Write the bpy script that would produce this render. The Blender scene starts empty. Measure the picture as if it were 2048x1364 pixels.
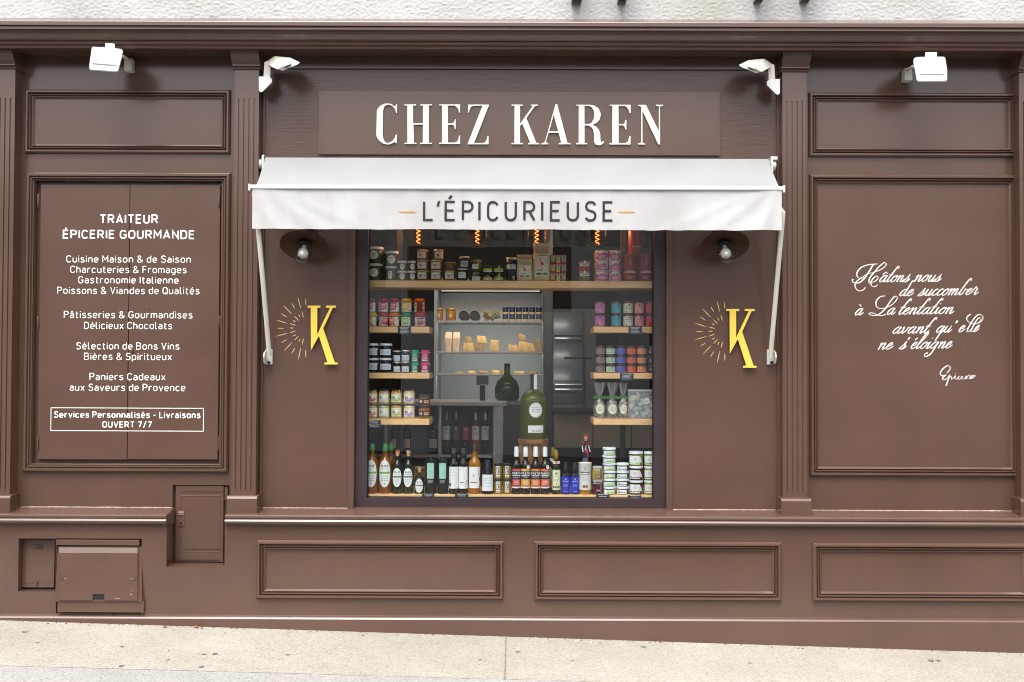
import bpy, bmesh, math, random
from mathutils import Vector, Matrix, noise
from mathutils.geometry import tessellate_polygon
random.seed(7)
R = math.radians
sc = bpy.context.scene
col = sc.collection
# ------------------------------------------------------------------ camera
F, CX, CY, D, CZ = 2000.0, 1024.0, 682.0, 6.2, 1.72
ROT = Matrix.Rotation(R(0.17), 3, 'Z') @ Matrix.Rotation(R(90 + 1.1), 3, 'X') @ Matrix.Rotation(R(0.21), 3, 'Z')
EYE = Vector((0, -D, CZ))
cd = bpy.data.cameras.new('camera'); cam = bpy.data.objects.new('camera', cd); col.objects.link(cam)
cd.sensor_width = 36; cd.lens = 36 * F / 2048; cd.clip_start = 0.05; cd.clip_end = 500
cam.matrix_world = Matrix.Translation(EYE) @ ROT.to_4x4()
sc.camera = cam
# ------------------------------------------------------------------ light: overcast street
SUN_EL, SUN_AZ = 64, 195
w = bpy.data.worlds.new('World'); sc.world = w; w.use_nodes = True
nt = w.node_tree; nt.nodes.clear()
sky = nt.nodes.new('ShaderNodeTexSky'); sky.sky_type = 'NISHITA'; sky.sun_disc = False
sky.sun_elevation = R(SUN_EL); sky.sun_rotation = R(SUN_AZ); sky.air_density = 1.0; sky.dust_density = 6.0
hs = nt.nodes.new('ShaderNodeHueSaturation'); hs.inputs['Saturation'].default_value = 0.22
bg = nt.nodes.new('ShaderNodeBackground'); bg.inputs['Strength'].default_value = 0.09
wo = nt.nodes.new('ShaderNodeOutputWorld')
tcw = nt.nodes.new('ShaderNodeTexCoord'); sxw = nt.nodes.new('ShaderNodeSeparateXYZ'); mrw = nt.nodes.new('ShaderNodeMapRange')   # veiled bright sky above the roofs
mrw.inputs['To Min'].default_value = 2.3; mrw.inputs['To Max'].default_value = 3.2; nt.links.new(tcw.outputs['Generated'], sxw.inputs[0]); nt.links.new(sxw.outputs[2], mrw.inputs[0])
mxw = nt.nodes.new('ShaderNodeVectorMath'); mxw.operation = 'SCALE'
nt.links.new(sky.outputs[0], hs.inputs['Color']); nt.links.new(hs.outputs[0], mxw.inputs[0]); nt.links.new(mrw.outputs[0], mxw.inputs['Scale']); nt.links.new(mxw.outputs[0], bg.inputs['Color']); nt.links.new(bg.outputs[0], wo.inputs[0])
sl = bpy.data.lights.new('sun', 'SUN'); sl.energy = 0.9; sl.angle = R(50); sl.color = (1, .965, .92)
so = bpy.data.objects.new('sun', sl); col.objects.link(so)
sd = Vector((math.sin(R(SUN_AZ)) * math.cos(R(SUN_EL)), math.cos(R(SUN_AZ)) * math.cos(R(SUN_EL)), math.sin(R(SUN_EL))))
so.rotation_euler = (-sd).to_track_quat('-Z', 'Y').to_euler(); so.location = (0, -4, 9)
sc.view_settings.view_transform = 'Standard'; sc.view_settings.look = 'None'
sc.view_settings.exposure = 0.62; sc.view_settings.gamma = 1
sc.render.engine = 'CYCLES'
sc.cycles.filter_width = 1.05; sc.cycles.use_denoising = True; sc.cycles.max_bounces = 8; sc.cycles.transparent_max_bounces = 24
sc.cycles.caustics_reflective = False; sc.cycles.caustics_refractive = False
sc.cycles.sample_clamp_indirect = 6

# ------------------------------------------------------------------ photo measurements -> world
def W(px, py, y=0.0):
    d = ROT @ Vector(((px - CX) / F, -(py - CY) / F, -1)); t = (y - EYE.y) / d.y
    return EYE + d * t
def WX(px, py, y=0.0): return W(px, py, y).x
def WZ(px, py, y=0.0): return W(px, py, y).z
def S(y): return (D + y) / F
def rect(x0, x1, y0, y1, y=0.0):
    xm, ym = (x0 + x1) / 2, (y0 + y1) / 2
    return WX(x0, ym, y), WX(x1, ym, y), WZ(xm, y1, y), WZ(xm, y0, y)
# ------------------------------------------------------------------ materials
def lin(h):
    if not isinstance(h, str): return tuple(h)
    h = h.lstrip('#'); v = [int(h[i:i + 2], 16) / 255 for i in (0, 2, 4)]
    return tuple(c / 12.92 if c <= .04045 else ((c + .055) / 1.055) ** 2.4 for c in v)
_mats = {}
def P(h, rough=.5, metal=0, spec=.5, name=None):
    k = (h, rough, metal, spec)
    if k in _mats: return _mats[k]
    m = bpy.data.materials.new(name or 'plain'); m.use_nodes = True
    b = m.node_tree.nodes['Principled BSDF']
    b.inputs['Base Color'].default_value = lin(h) + (1,)
    b.inputs['Roughness'].default_value = rough; b.inputs['Metallic'].default_value = metal
    b.inputs['Specular IOR Level'].default_value = spec
    _mats[k] = m; return m
def nodes(m): return m.node_tree.nodes, m.node_tree.links
def surf(name, c1, c2, scale=4, rough=.5, stretch=(1, 1, 1), bump=.0, bscale=60, detail=6, spec=.5, chips=None, rvar=.0, bdist=.002, contrast=(.35, .65)):
    m = bpy.data.materials.new(name); m.use_nodes = True; n, l = nodes(m); b = n['Principled BSDF']
    tc = n.new('ShaderNodeTexCoord'); mp = n.new('ShaderNodeMapping'); mp.inputs['Scale'].default_value = stretch
    l.new(tc.outputs['Object'], mp.inputs[0])
    nz = n.new('ShaderNodeTexNoise'); nz.inputs['Scale'].default_value = scale; nz.inputs['Detail'].default_value = detail
    l.new(mp.outputs[0], nz.inputs['Vector'])
    cr = n.new('ShaderNodeValToRGB'); cr.color_ramp.elements[0].position = contrast[0]; cr.color_ramp.elements[1].position = contrast[1]
    cr.color_ramp.elements[0].color = lin(c1) + (1,); cr.color_ramp.elements[1].color = lin(c2) + (1,)
    l.new(nz.outputs[0], cr.inputs[0]); out = cr.outputs[0]
    if chips:
        vo = n.new('ShaderNodeTexVoronoi'); vo.inputs['Scale'].default_value = chips[0]; vo.inputs['Randomness'].default_value = 1
        l.new(mp.outputs[0], vo.inputs['Vector'])
        lt = n.new('ShaderNodeMath'); lt.operation = 'LESS_THAN'; lt.inputs[1].default_value = chips[1]; l.new(vo.outputs['Distance'], lt.inputs[0])
        sep = n.new('ShaderNodeSeparateColor'); l.new(vo.outputs['Color'], sep.inputs[0])
        l2 = n.new('ShaderNodeMath'); l2.operation = 'LESS_THAN'; l2.inputs[1].default_value = chips[3]; l.new(sep.outputs[0], l2.inputs[0])
        mu = n.new('ShaderNodeMath'); mu.operation = 'MULTIPLY'; l.new(lt.outputs[0], mu.inputs[0]); l.new(l2.outputs[0], mu.inputs[1])
        mx = n.new('ShaderNodeMixRGB'); mx.inputs[2].default_value = lin(chips[2]) + (1,); l.new(mu.outputs[0], mx.inputs[0]); l.new(out, mx.inputs[1]); out = mx.outputs[0]
    l.new(out, b.inputs['Base Color']); b.inputs['Roughness'].default_value = rough; b.inputs['Specular IOR Level'].default_value = spec
    if rvar:
        mr = n.new('ShaderNodeMapRange'); mr.inputs['To Min'].default_value = rough - rvar; mr.inputs['To Max'].default_value = rough + rvar
        l.new(nz.outputs[0], mr.inputs[0]); l.new(mr.outputs[0], b.inputs['Roughness'])
    if bump:
        n2 = n.new('ShaderNodeTexNoise'); n2.inputs['Scale'].default_value = bscale; n2.inputs['Detail'].default_value = 5
        l.new(mp.outputs[0], n2.inputs['Vector'])
        bp = n.new('ShaderNodeBump'); bp.inputs['Strength'].default_value = bump; bp.inputs['Distance'].default_value = bdist
        l.new(n2.outputs[0], bp.inputs['Height']); l.new(bp.outputs[0], b.inputs['Normal'])
    return m
def glassy(name, tint=(1, 1, 1), ior=1.5, rough=0.0):
    m = bpy.data.materials.new(name); m.use_nodes = True; n, l = nodes(m); n.remove(n['Principled BSDF'])
    t = n.new('ShaderNodeBsdfTransparent'); t.inputs[0].default_value = tuple(tint) + (1,)
    g = n.new('ShaderNodeBsdfGlossy'); g.inputs['Roughness'].default_value = rough
    f = n.new('ShaderNodeFresnel'); ge = n.new('ShaderNodeNewGeometry'); mr = n.new('ShaderNodeMapRange')   # same reflection on both faces of the sheet
    mr.inputs['To Min'].default_value = ior; mr.inputs['To Max'].default_value = 1 / ior; l.new(ge.outputs['Backfacing'], mr.inputs[0]); l.new(mr.outputs[0], f.inputs[0])
    x = n.new('ShaderNodeMixShader'); l.new(f.outputs[0], x.inputs[0]); l.new(t.outputs[0], x.inputs[1]); l.new(g.outputs[0], x.inputs[2])
    l.new(x.outputs[0], n['Material Output'].inputs[0]); return m
_liq = {}
def liquid(h, clear=.35):
    if (h, clear) in _liq: return _liq[(h, clear)]
    m = bpy.data.materials.new('filled_glass'); m.use_nodes = True; n, l = nodes(m); b = n['Principled BSDF']
    nz = n.new('ShaderNodeTexNoise'); nz.inputs['Scale'].default_value = 45; tc = n.new('ShaderNodeTexCoord'); l.new(tc.outputs['Object'], nz.inputs['Vector'])
    cr = n.new('ShaderNodeValToRGB'); c = lin(h)
    cr.color_ramp.elements[0].color = tuple(v * .75 for v in c) + (1,); cr.color_ramp.elements[1].color = tuple(min(1, v * 1.25) for v in c) + (1,)
    l.new(nz.outputs[0], cr.inputs[0]); l.new(cr.outputs[0], b.inputs['Base Color'])
    b.inputs['Roughness'].default_value = .08; b.inputs['Specular IOR Level'].default_value = .6
    t = n.new('ShaderNodeBsdfTransparent'); mx = max(c) + 1e-3; t.inputs[0].default_value = tuple(min(1, v / mx * .9) for v in c) + (1,)
    x = n.new('ShaderNodeMixShader'); x.inputs[0].default_value = clear
    l.new(b.outputs[0], x.inputs[1]); l.new(t.outputs[0], x.inputs[2]); l.new(x.outputs[0], n['Material Output'].inputs[0])
    _liq[(h, clear)] = m; return m
def emit(name, c, s):
    m = bpy.data.materials.new(name); m.use_nodes = True; n, l = nodes(m); b = n['Principled BSDF']
    b.inputs['Base Color'].default_value = (0, 0, 0, 1); b.inputs['Emission Color'].default_value = tuple(c) + (1,); b.inputs['Emission Strength'].default_value = s
    return m
PAINT = surf('brown_gloss_paint', (.084, .0455, .0325), (.113, .063, .047), 2.2, .20, bump=.10, bscale=130, spec=.65, rvar=.03, contrast=(.15, .85), chips=(9, .020, '#a8948c', .22))
WOODP = surf('brown_paint_on_grained_board', (.088, .0485, .0355), (.105, .060, .045), 3, .24, stretch=(1, 1, 9), contrast=(.15, .85), bump=.30, bscale=9, spec=.5, rvar=.06, bdist=.003)
FRAMEP = surf('dark_aubergine_paint', (.036, .022, .024), (.044, .028, .030), 3, .38)
WHITE = surf('white_powder_coat', (.60, .60, .585), (.66, .66, .645), 5, .4)
CREAMP = surf('cream_powder_coat', (.56, .54, .46), (.62, .60, .52), 5, .42)
PINE = surf('pale_wood', (.70, .41, .175), (.80, .52, .26), 6, .5, stretch=(1, 6, 14), bump=.05)
GREYP = surf('grey_satin_paint', (.27, .27, .29), (.32, .32, .34), 6, .4)
DARK = P('#0a0909', .6)
PANE = glassy('window_glass', (.97, .985, .98), 1.6)
CLEAR = glassy('clear_glass', (.96, .97, .96), 1.5)
# ------------------------------------------------------------------ mesh collector
ORG = {}
class M:
    def __init__(s): s.v = []; s.f = []; s.m = []; s.mats = []; s.sm = []
    def mi(s, m):
        if m not in s.mats: s.mats.append(m)
        return s.mats.index(m)
    def face(s, ids, m, sm=False): s.f.append(ids); s.m.append(s.mi(m)); s.sm.append(sm)
    def vs(s, pts):
        n = len(s.v); s.v += [tuple(p) for p in pts]; return n
    def box(s, x0, x1, y0, y1, z0, z1, m):
        n = s.vs([(x, y, z) for z in (z0, z1) for y in (y0, y1) for x in (x0, x1)])
        for q in ((0, 2, 3, 1), (4, 5, 7, 6), (0, 1, 5, 4), (2, 6, 7, 3), (0, 4, 6, 2), (1, 3, 7, 5)): s.face([n + i for i in q], m)
        return s
    def hull(s, pts, m, sm=False):
        bm = bmesh.new()
        for p in pts: bm.verts.new(p)
        r = bmesh.ops.convex_hull(bm, input=bm.verts)
        bmesh.ops.delete(bm, geom=list({g for g in r['geom_interior'] + r['geom_unused'] if isinstance(g, bmesh.types.BMVert)}), context='VERTS')
        bmesh.ops.dissolve_limit(bm, angle_limit=.02, verts=bm.verts, edges=bm.edges)
        bmesh.ops.recalc_face_normals(bm, faces=bm.faces)
        bm.verts.index_update(); n = s.vs([v.co for v in bm.verts])
        for f in bm.faces: s.face([n + v.index for v in f.verts], m, sm)
        bm.free(); return s
    def lathe(s, cx, cy, z0, prof, m, seg=28, mod=None, sm=True, sq=0):
        rings = []
        for (r, z) in prof:
            if r < 1e-6: rings.append([s.vs([(cx, cy, z0 + z)])])
            else:
                pts = []
                for k in range(seg):
                    a = 2 * math.pi * k / seg; rr = r * (mod(a, z) if mod else 1)
                    c_, s_ = math.cos(a), math.sin(a)
                    if sq: q = (abs(c_) ** sq + abs(s_) ** sq) ** (-1 / sq); rr *= q
                    pts.append((cx + rr * c_, cy + rr * s_, z0 + z))
                n = s.vs(pts); rings.append(list(range(n, n + seg)))
        for a, b in zip(rings, rings[1:]):
            for k in range(seg):
                k2 = (k + 1) % seg
                if len(a) == 1 and len(b) == 1: continue
                if len(a) == 1: s.face([a[0], b[k2], b[k]], m, sm)
                elif len(b) == 1: s.face([a[k], a[k2], b[0]], m, sm)
                else: s.face([a[k], a[k2], b[k2], b[k]], m, sm)
        return s
    def tube(s, pts, r, m, seg=10):
        pts = [Vector(p) for p in pts]; rings = []
        for i, p in enumerate(pts):
            t = (pts[min(i + 1, len(pts) - 1)] - pts[max(i - 1, 0)]).normalized()
            a = t.orthogonal() if i == 0 else (u - t * u.dot(t))
            u = a.normalized(); v = t.cross(u)
            rr = r[i] if isinstance(r, (list, tuple)) else r
            n = s.vs([p + (u * math.cos(q) + v * math.sin(q)) * rr for q in (2 * math.pi * k / seg for k in range(seg))])
            rings.append(list(range(n, n + seg)))
        for a, b in zip(rings, rings[1:]):
            for k in range(seg): s.face([a[k], a[(k + 1) % seg], b[(k + 1) % seg], b[k]], m, True)
        s.face(rings[0][::-1], m); s.face(rings[-1], m); return s
    def prism(s, loops, y0, y1, m, back=True):
        """loops of (x,z); first outer, others holes; front at y0 (towards the street), back at y1"""
        tri = tessellate_polygon([[Vector((x, z, 0)) for x, z in lp] for lp in loops])
        flat = [p for lp in loops for p in lp]
        a = s.vs([(x, y0, z) for x, z in flat]); b = s.vs([(x, y1, z) for x, z in flat])
        for t in tri:
            p, q, r_ = (flat[i] for i in t)
            ccw = (q[0] - p[0]) * (r_[1] - p[1]) - (q[1] - p[1]) * (r_[0] - p[0])
            t = list(t) if ccw > 0 else list(t)[::-1]
            s.face([a + i for i in t], m)
            if back: s.face([b + i for i in t[::-1]], m)
        o = 0
        for lp in loops:
            k = len(lp)
            for i in range(k): s.face([a + o + i, b + o + i, b + o + (i + 1) % k, a + o + (i + 1) % k], m)
            o += k
        return s
    def wall(s, x0, x1, z0, z1, yf, yb, holes, m):
        """front face at yf with rectangular holes (x0,x1,z0,z1,depth y or None for through)"""
        xs = sorted({x0, x1} | {h[0] for h in holes} | {h[1] for h in holes}); zs = sorted({z0, z1} | {h[2] for h in holes} | {h[3] for h in holes})
        xs = [x for x in xs if x0 <= x <= x1]; zs = [z for z in zs if z0 <= z <= z1]
        def at(x, z):
            for h in holes:
                if h[0] < x < h[1] and h[2] < z < h[3]: return h
        for a, b in zip(xs, xs[1:]):
            for c, d in zip(zs, zs[1:]):
                h = at((a + b) / 2, (c + d) / 2); y = yf
                if h:
                    if h[4] is None: continue
                    y = h[4]
                n = s.vs([(a, y, c), (b, y, c), (b, y, d), (a, y, d)]); s.face([n, n + 1, n + 2, n + 3], m)
        EPS = 1e-6
        for h in holes:
            y = yb if h[4] is None else h[4]
            for p, q in (((h[0], h[2]), (h[1], h[2])), ((h[1], h[2]), (h[1], h[3])), ((h[1], h[3]), (h[0], h[3])), ((h[0], h[3]), (h[0], h[2]))):
                if p[1] == q[1] and (abs(p[1] - z0) < EPS or abs(p[1] - z1) < EPS): continue
                n = s.vs([(p[0], yf, p[1]), (p[0], y, p[1]), (q[0], y, q[1]), (q[0], yf, q[1])]); s.face([n, n + 1, n + 2, n + 3][::-1], m)
        for zz, sg_ in ((z0, 1), (z1, -1)):
            for c, d in zip(xs, xs[1:]):
                h = at((c + d) / 2, zz + sg_ * 1e-4); y = yf if not h else (yb if h[4] is None else h[4])
                if y < yb:
                    n = s.vs([(c, y, zz), (c, yb, zz), (d, yb, zz), (d, y, zz)]); s.face([n, n + 1, n + 2, n + 3], m)
        for xx in (x0, x1):
            n = s.vs([(xx, yf, z0), (xx, yb, z0), (xx, yb, z1), (xx, yf, z1)]); s.face([n, n + 1, n + 2, n + 3], m)
        return s
    def frame(s, x0, x1, z0, z1, yb, prof, m):
        """mitred moulding: prof = (inset, projection)"""
        loops = []
        for i, p in prof:
            loops.append(s.vs([(x0 + i, yb - p, z0 + i), (x1 - i, yb - p, z0 + i), (x1 - i, yb - p, z1 - i), (x0 + i, yb - p, z1 - i)]))
        for a, b in zip(loops, loops[1:]):
            for k in range(4): s.face([a + k, a + (k + 1) % 4, b + (k + 1) % 4, b + k], m)
        return s
    def sweep(s, x0, x1, prof, m):
        """profile of (y,z) extruded along x"""
        a = s.vs([(x0, y, z) for y, z in prof]); b = s.vs([(x1, y, z) for y, z in prof]); n = len(prof)
        for i in range(n - 1): s.face([a + i, a + i + 1, b + i + 1, b + i], m)
        s.face([a + i for i in range(n)][::-1], m); s.face([b + i for i in range(n)], m); return s
    def mesh(s, name, org=(0, 0, 0)):
        me = bpy.data.meshes.new(name)
        me.from_pydata([(x - org[0], y - org[1], z - org[2]) for x, y, z in s.v], [], s.f)
        for m in s.mats: me.materials.append(m)
        me.polygons.foreach_set('material_index', s.m); me.polygons.foreach_set('use_smooth', s.sm)
        me.update()
        if any(s.sm): me.set_sharp_from_angle(angle=R(38))
        return me
    def build(s, name, parent=None, fix=False, bevel=0):
        org = ORG.get(parent.name, (0, 0, 0)) if parent else None
        if parent is None:
            xs, ys, zs = zip(*s.v); org = ((min(xs) + max(xs)) / 2, (min(ys) + max(ys)) / 2, min(zs))
        me = s.mesh(name, org); o = bpy.data.objects.new(name, me); col.objects.link(o)
        if parent: o.parent = parent; ORG[o.name] = org
        else: o.location = org; ORG[o.name] = org
        if fix:
            bm = bmesh.new(); bm.from_mesh(me); bmesh.ops.recalc_face_normals(bm, faces=bm.faces); bm.to_mesh(me); bm.free()
        if bevel:
            b = o.modifiers.new('bevel', 'BEVEL'); b.width = bevel; b.segments = 2; b.limit_method = 'ANGLE'; b.angle_limit = R(40)
        return o
def thing(name, loc, label, cat, group=None):
    o = bpy.data.objects.new(name, None); col.objects.link(o); o.location = loc; o.empty_display_size = .05
    ORG[o.name] = tuple(loc); return tag(o, label, cat, group)
def tag(o, label, cat, group=None):
    o['label'] = label; o['category'] = cat
    if group: o['group'] = group
    return o
def struct(o): o['kind'] = 'structure'; return o
# ------------------------------------------------------------------ lettering helpers
def text_polys(body, bold=0.0):
    c = bpy.data.curves.new('t', 'FONT'); c.body = body; c.resolution_u = 3; c.offset = bold
    o = bpy.data.objects.new('t', c); col.objects.link(o); bpy.context.view_layer.update()
    dg = bpy.context.evaluated_depsgraph_get(); me = bpy.data.meshes.new_from_object(o.evaluated_get(dg))
    v = [(p.co.x, p.co.y) for p in me.vertices]; f = [list(p.vertices) for p in me.polygons]
    bpy.data.objects.remove(o); bpy.data.curves.remove(c); bpy.data.meshes.remove(me)
    return v, f
def add_text(mb, body, x0, x1, zb, cap, y, m, bold=0.0, fn=None):
    """text filling x0..x1, capital height cap, on the plane y (or through fn(x,z) -> point)"""
    v, f = text_polys(body, bold)
    a, b = min(p[0] for p in v), max(p[0] for p in v); k = (x1 - x0) / (b - a); kz = cap / .73
    fn = fn or (lambda x, z: (x, y, z))
    n = mb.vs([fn(x0 + (p[0] - a) * k, zb + p[1] * kz) for p in v])
    for q in f:
        p = [v[i] for i in q[:3]]
        ccw = (p[1][0] - p[0][0]) * (p[2][1] - p[0][1]) - (p[1][1] - p[0][1]) * (p[2][0] - p[0][0])
        mb.face([n + i for i in (q if ccw > 0 else q[::-1])], m)
def smooth(pts, k=6):
    if len(pts) < 3: return [Vector(p) for p in pts]
    P_ = [Vector(p) for p in pts]; P_ = [2 * P_[0] - P_[1]] + P_ + [2 * P_[-1] - P_[-2]]; out = []
    for i in range(1, len(P_) - 2):
        for j in range(k):
            t = j / k; a, b, c, d = P_[i - 1:i + 3]
            out.append(.5 * ((2 * b) + (c - a) * t + (2 * a - 5 * b + 4 * c - d) * t * t + (3 * b - a - 3 * c + d) * t ** 3))
    out.append(P_[-2]); return out
def ribbon(mb, pts, width, fn, m, lift=0.0):
    """flat stroke along 2-D pts; width may be a function of (direction, fraction)"""
    n = len(pts); L = []; 
    for i, p in enumerate(pts):
        t = pts[min(i + 1, n - 1)] - pts[max(i - 1, 0)]
        t = t.normalized() if t.length > 1e-9 else Vector((1, 0))
        wd = width(t, i / (n - 1)) if callable(width) else width
        q = Vector((-t.y, t.x)) * wd / 2; L.append((p + q, p - q))
    a = mb.vs([fn(x, lift) for pr in L for x in pr])
    for i in range(n - 1): mb.face([a + 2 * i, a + 2 * i + 1, a + 2 * i + 3, a + 2 * i + 2], m)

def arc(cx, cy, rx, ry, a0, a1, n=7): return [(cx + rx * math.cos(R(a0 + (a1 - a0) * i / n)), cy + ry * math.sin(R(a0 + (a1 - a0) * i / n))) for i in range(n + 1)]
def _o(w, h, dx=0): return arc(dx + w / 2, h - w / 2, w / 2, w / 2, 0, 180) + arc(dx + w / 2, w / 2, w / 2, w / 2, 180, 360) + [(dx + w, h - w / 2)]
def _sm(p): return [tuple(v) for v in smooth(p, 4)]
_E = [[(.45, 1), (0, 1), (0, 0), (.45, 0)], [(0, .52), (.39, .52)]]
_P = [(0, 0), (0, 1), (.27, 1)] + arc(.27, .74, .24, .26, 90, -90) + [(0, .48)]
_a = [arc(.21, .48, .2, .22, 150, 0) + [(.41, 0)], [(.41, .41), (.19, .41)] + arc(.19, .205, .19, .205, 90, 270) + [(.28, .01), (.41, .12)]]
_e = [[(.03, .35), (.45, .35)] + arc(.225, .47, .225, .23, 0, 180) + arc(.225, .225, .225, .225, 180, 318)]
_s = [_sm([(.4, .58), (.32, .68), (.2, .7), (.08, .66), (.03, .54), (.09, .42), (.22, .36), (.35, .3), (.41, .18), (.34, .04), (.2, 0), (.1, .01), (-.01, .1)])]
GLY = {
 'A': (.58, [[(0, 0), (.29, 1), (.58, 0)], [(.09, .28), (.49, .28)]]), 'B': (.53, [[(0, .52), (.27, .52)] + arc(.27, .76, .22, .24, -90, 90) + [(0, 1), (0, 0), (.29, 0)] + arc(.29, .26, .24, .26, -90, 90)]),
 'C': (.5, [arc(.26, .72, .26, .28, 22, 180) + arc(.26, .28, .26, .28, 180, 338)]), 'D': (.52, [[(0, 0), (0, 1), (.24, 1)] + arc(.24, .70, .28, .30, 90, 0) + arc(.24, .3, .28, .3, 0, -90) + [(0, 0)]]),
 'E': (.45, _E), 'É': (.45, _E + [[(.16, 1.16), (.3, 1.34)]]), 'F': (.43, [[(.43, 1), (0, 1), (0, 0)], [(0, .5), (.37, .5)]]), 'G': (.54, [arc(.27, .72, .27, .28, 22, 180) + arc(.27, .28, .27, .28, 180, 360) + [(.54, .46), (.3, .46)]]),
 'I': (0, [[(0, 1), (0, 0)]]), 'L': (.43, [[(0, 1), (0, 0), (.43, 0)]]), 'M': (.62, [[(0, 0), (0, 1), (.31, .38), (.62, 1), (.62, 0)]]), 'N': (.52, [[(0, 0), (0, 1), (.52, 0), (.52, 1)]]),
 'O': (.54, [_o(.54, 1)]), 'P': (.5, [_P]), 'Q': (.54, [_o(.54, 1), [(.32, .22), (.56, -.05)]]), 'R': (.52, [_P, [(.26, .48), (.52, 0)]]),
 'S': (.5, [_sm([(.49, .84), (.4, .97), (.25, 1), (.09, .95), (.02, .78), (.08, .6), (.25, .52), (.43, .44), (.5, .26), (.42, .06), (.25, 0), (.1, .03), (0, .15)])]),
 'T': (.5, [[(0, 1), (.5, 1)], [(.25, 1), (.25, 0)]]), 'U': (.52, [[(0, 1)] + arc(.26, .26, .26, .26, 180, 360) + [(.52, 1)]]), 'V': (.54, [[(0, 1), (.27, 0), (.54, 1)]]),
 'K': (.5, [[(0, 0), (0, 1)], [(.48, 1), (0, .42)], [(.17, .6), (.5, 0)]]), 'H': (.5, [[(0, 0), (0, 1)], [(.5, 0), (.5, 1)], [(0, .52), (.5, .52)]]),
 'a': (.41, _a), 'â': (.41, _a + [[(.06, .84), (.21, 1), (.36, .84)]]), 'c': (.42, [arc(.22, .48, .22, .22, 30, 180) + arc(.22, .22, .22, .22, 180, 330)]),
 'd': (.44, [_o(.44, .7), [(.44, 1.02), (.44, 0)]]), 'b': (.44, [_o(.44, .7), [(0, 1.02), (0, 0)]]), 'e': (.45, _e), 'é': (.45, _e + [[(.17, .84), (.3, 1.02)]]), 'è': (.45, _e + [[(.16, 1.02), (.28, .84)]]),
 'g': (.44, [_o(.44, .7), [(.44, .7), (.44, -.06)] + arc(.23, -.06, .21, .2, 0, -130)]), 'h': (.43, [[(0, 0), (0, 1.02)], arc(.215, .47, .215, .23, 180, 0) + [(.43, 0)]]),
 'i': (0, [[(0, 0), (0, .7)], [(0, .9), (0, 1.0)]]), 'l': (.16, [[(0, 1.02)] + arc(.13, .13, .13, .13, 180, 270) + [(.17, 0)]]), 'm': (.7, [[(0, 0), (0, .7)], arc(.175, .5, .175, .2, 180, 0) + [(.35, 0)], arc(.525, .5, .175, .2, 180, 0) + [(.7, 0)]]),
 'n': (.43, [[(0, 0), (0, .7)], arc(.215, .47, .215, .23, 180, 0) + [(.43, 0)]]), 'o': (.45, [_o(.45, .7)]), 'p': (.44, [_o(.44, .7), [(0, .7), (0, -.26)]]), 'q': (.44, [_o(.44, .7), [(.44, .7), (.44, -.26)]]),
 'r': (.3, [[(0, 0), (0, .7)], arc(.2, .47, .2, .23, 180, 55)]), 's': (.41, _s), 't': (.3, [[(.1, .93)] + arc(.23, .13, .13, .13, 180, 270) + [(.3, 0)], [(0, .69), (.3, .69)]]),
 'u': (.43, [[(0, .7)] + arc(.215, .22, .215, .22, 180, 360), [(.43, .7), (.43, 0)]]), 'v': (.44, [[(0, .7), (.22, 0), (.44, .7)]]), 'x': (.42, [[(0, .7), (.42, 0)], [(.42, .7), (0, 0)]]),
 '&': (.6, [_sm([(.6, .42), (.52, .18), (.36, .02), (.2, 0), (.04, .1), (.02, .28), (.14, .46), (.32, .62), (.4, .78), (.34, .95), (.22, 1), (.1, .93), (.08, .78), (.2, .58), (.6, 0)])]),
 '7': (.46, [[(0, 1), (.46, 1), (.15, 0)]]), '/': (.36, [[(0, -.1), (.36, 1.1)]]), '-': (.28, [[(0, .42), (.28, .42)]]), "'": (.08, [[(.1, 1.04), (0, .74)]]),
}
def mstroke(mb, pts, w, fn, m, lift=0):
    p = [Vector(q) for q in pts]; q = [p[0]]
    for v in p[1:]:
        if (v - q[-1]).length > 1e-6: q.append(v)
    p = q; n = len(p); closed = (p[0] - p[-1]).length < 1e-5
    L = []
    for i in range(n):
        a = (p[i] - p[i - 1]) if i else ((p[0] - p[n - 2]) if closed else p[1] - p[0])
        b = (p[i + 1] - p[i]) if i < n - 1 else ((p[1] - p[0]) if closed else p[n - 1] - p[n - 2])
        a = a.normalized(); b = b.normalized(); na, nb = Vector((-a.y, a.x)), Vector((-b.y, b.x)); mt = na + nb
        mt = na if mt.length < 1e-4 else mt.normalized(); k = min(2.4, 1 / max(.3, mt.dot(nb)))
        L += [p[i] + mt * w / 2 * k, p[i] - mt * w / 2 * k]
    s = mb.vs([fn(v, lift) for v in L])
    for i in range(n - 1): mb.face([s + 2 * i, s + 2 * i + 1, s + 2 * i + 3, s + 2 * i + 2], m)
def line_text(mb, body, x0, x1, zb, cap, fn, m, wt=.14, gap=.2, space=.36):
    """monoline lettering whose ink fills x0..x1 with baseline zb and capital height cap"""
    pos, x = [], 0
    for c in body:
        if c == ' ': x += space - gap * .2; continue
        pos.append((c, x)); x += GLY[c][0] + gap + wt * .6
    c, lx = pos[-1]; tot = lx + GLY[c][0]; wd = wt * cap; k = (x1 - x0 - wd) / tot; kz = cap - wd
    for i, (c, px) in enumerate(pos):
        for j, st in enumerate(GLY[c][1]):
            mstroke(mb, [(x0 + wd / 2 + (px + a) * k, zb + wd / 2 + b * kz) for a, b in st], wd, fn, m, .00006 * j)

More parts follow.
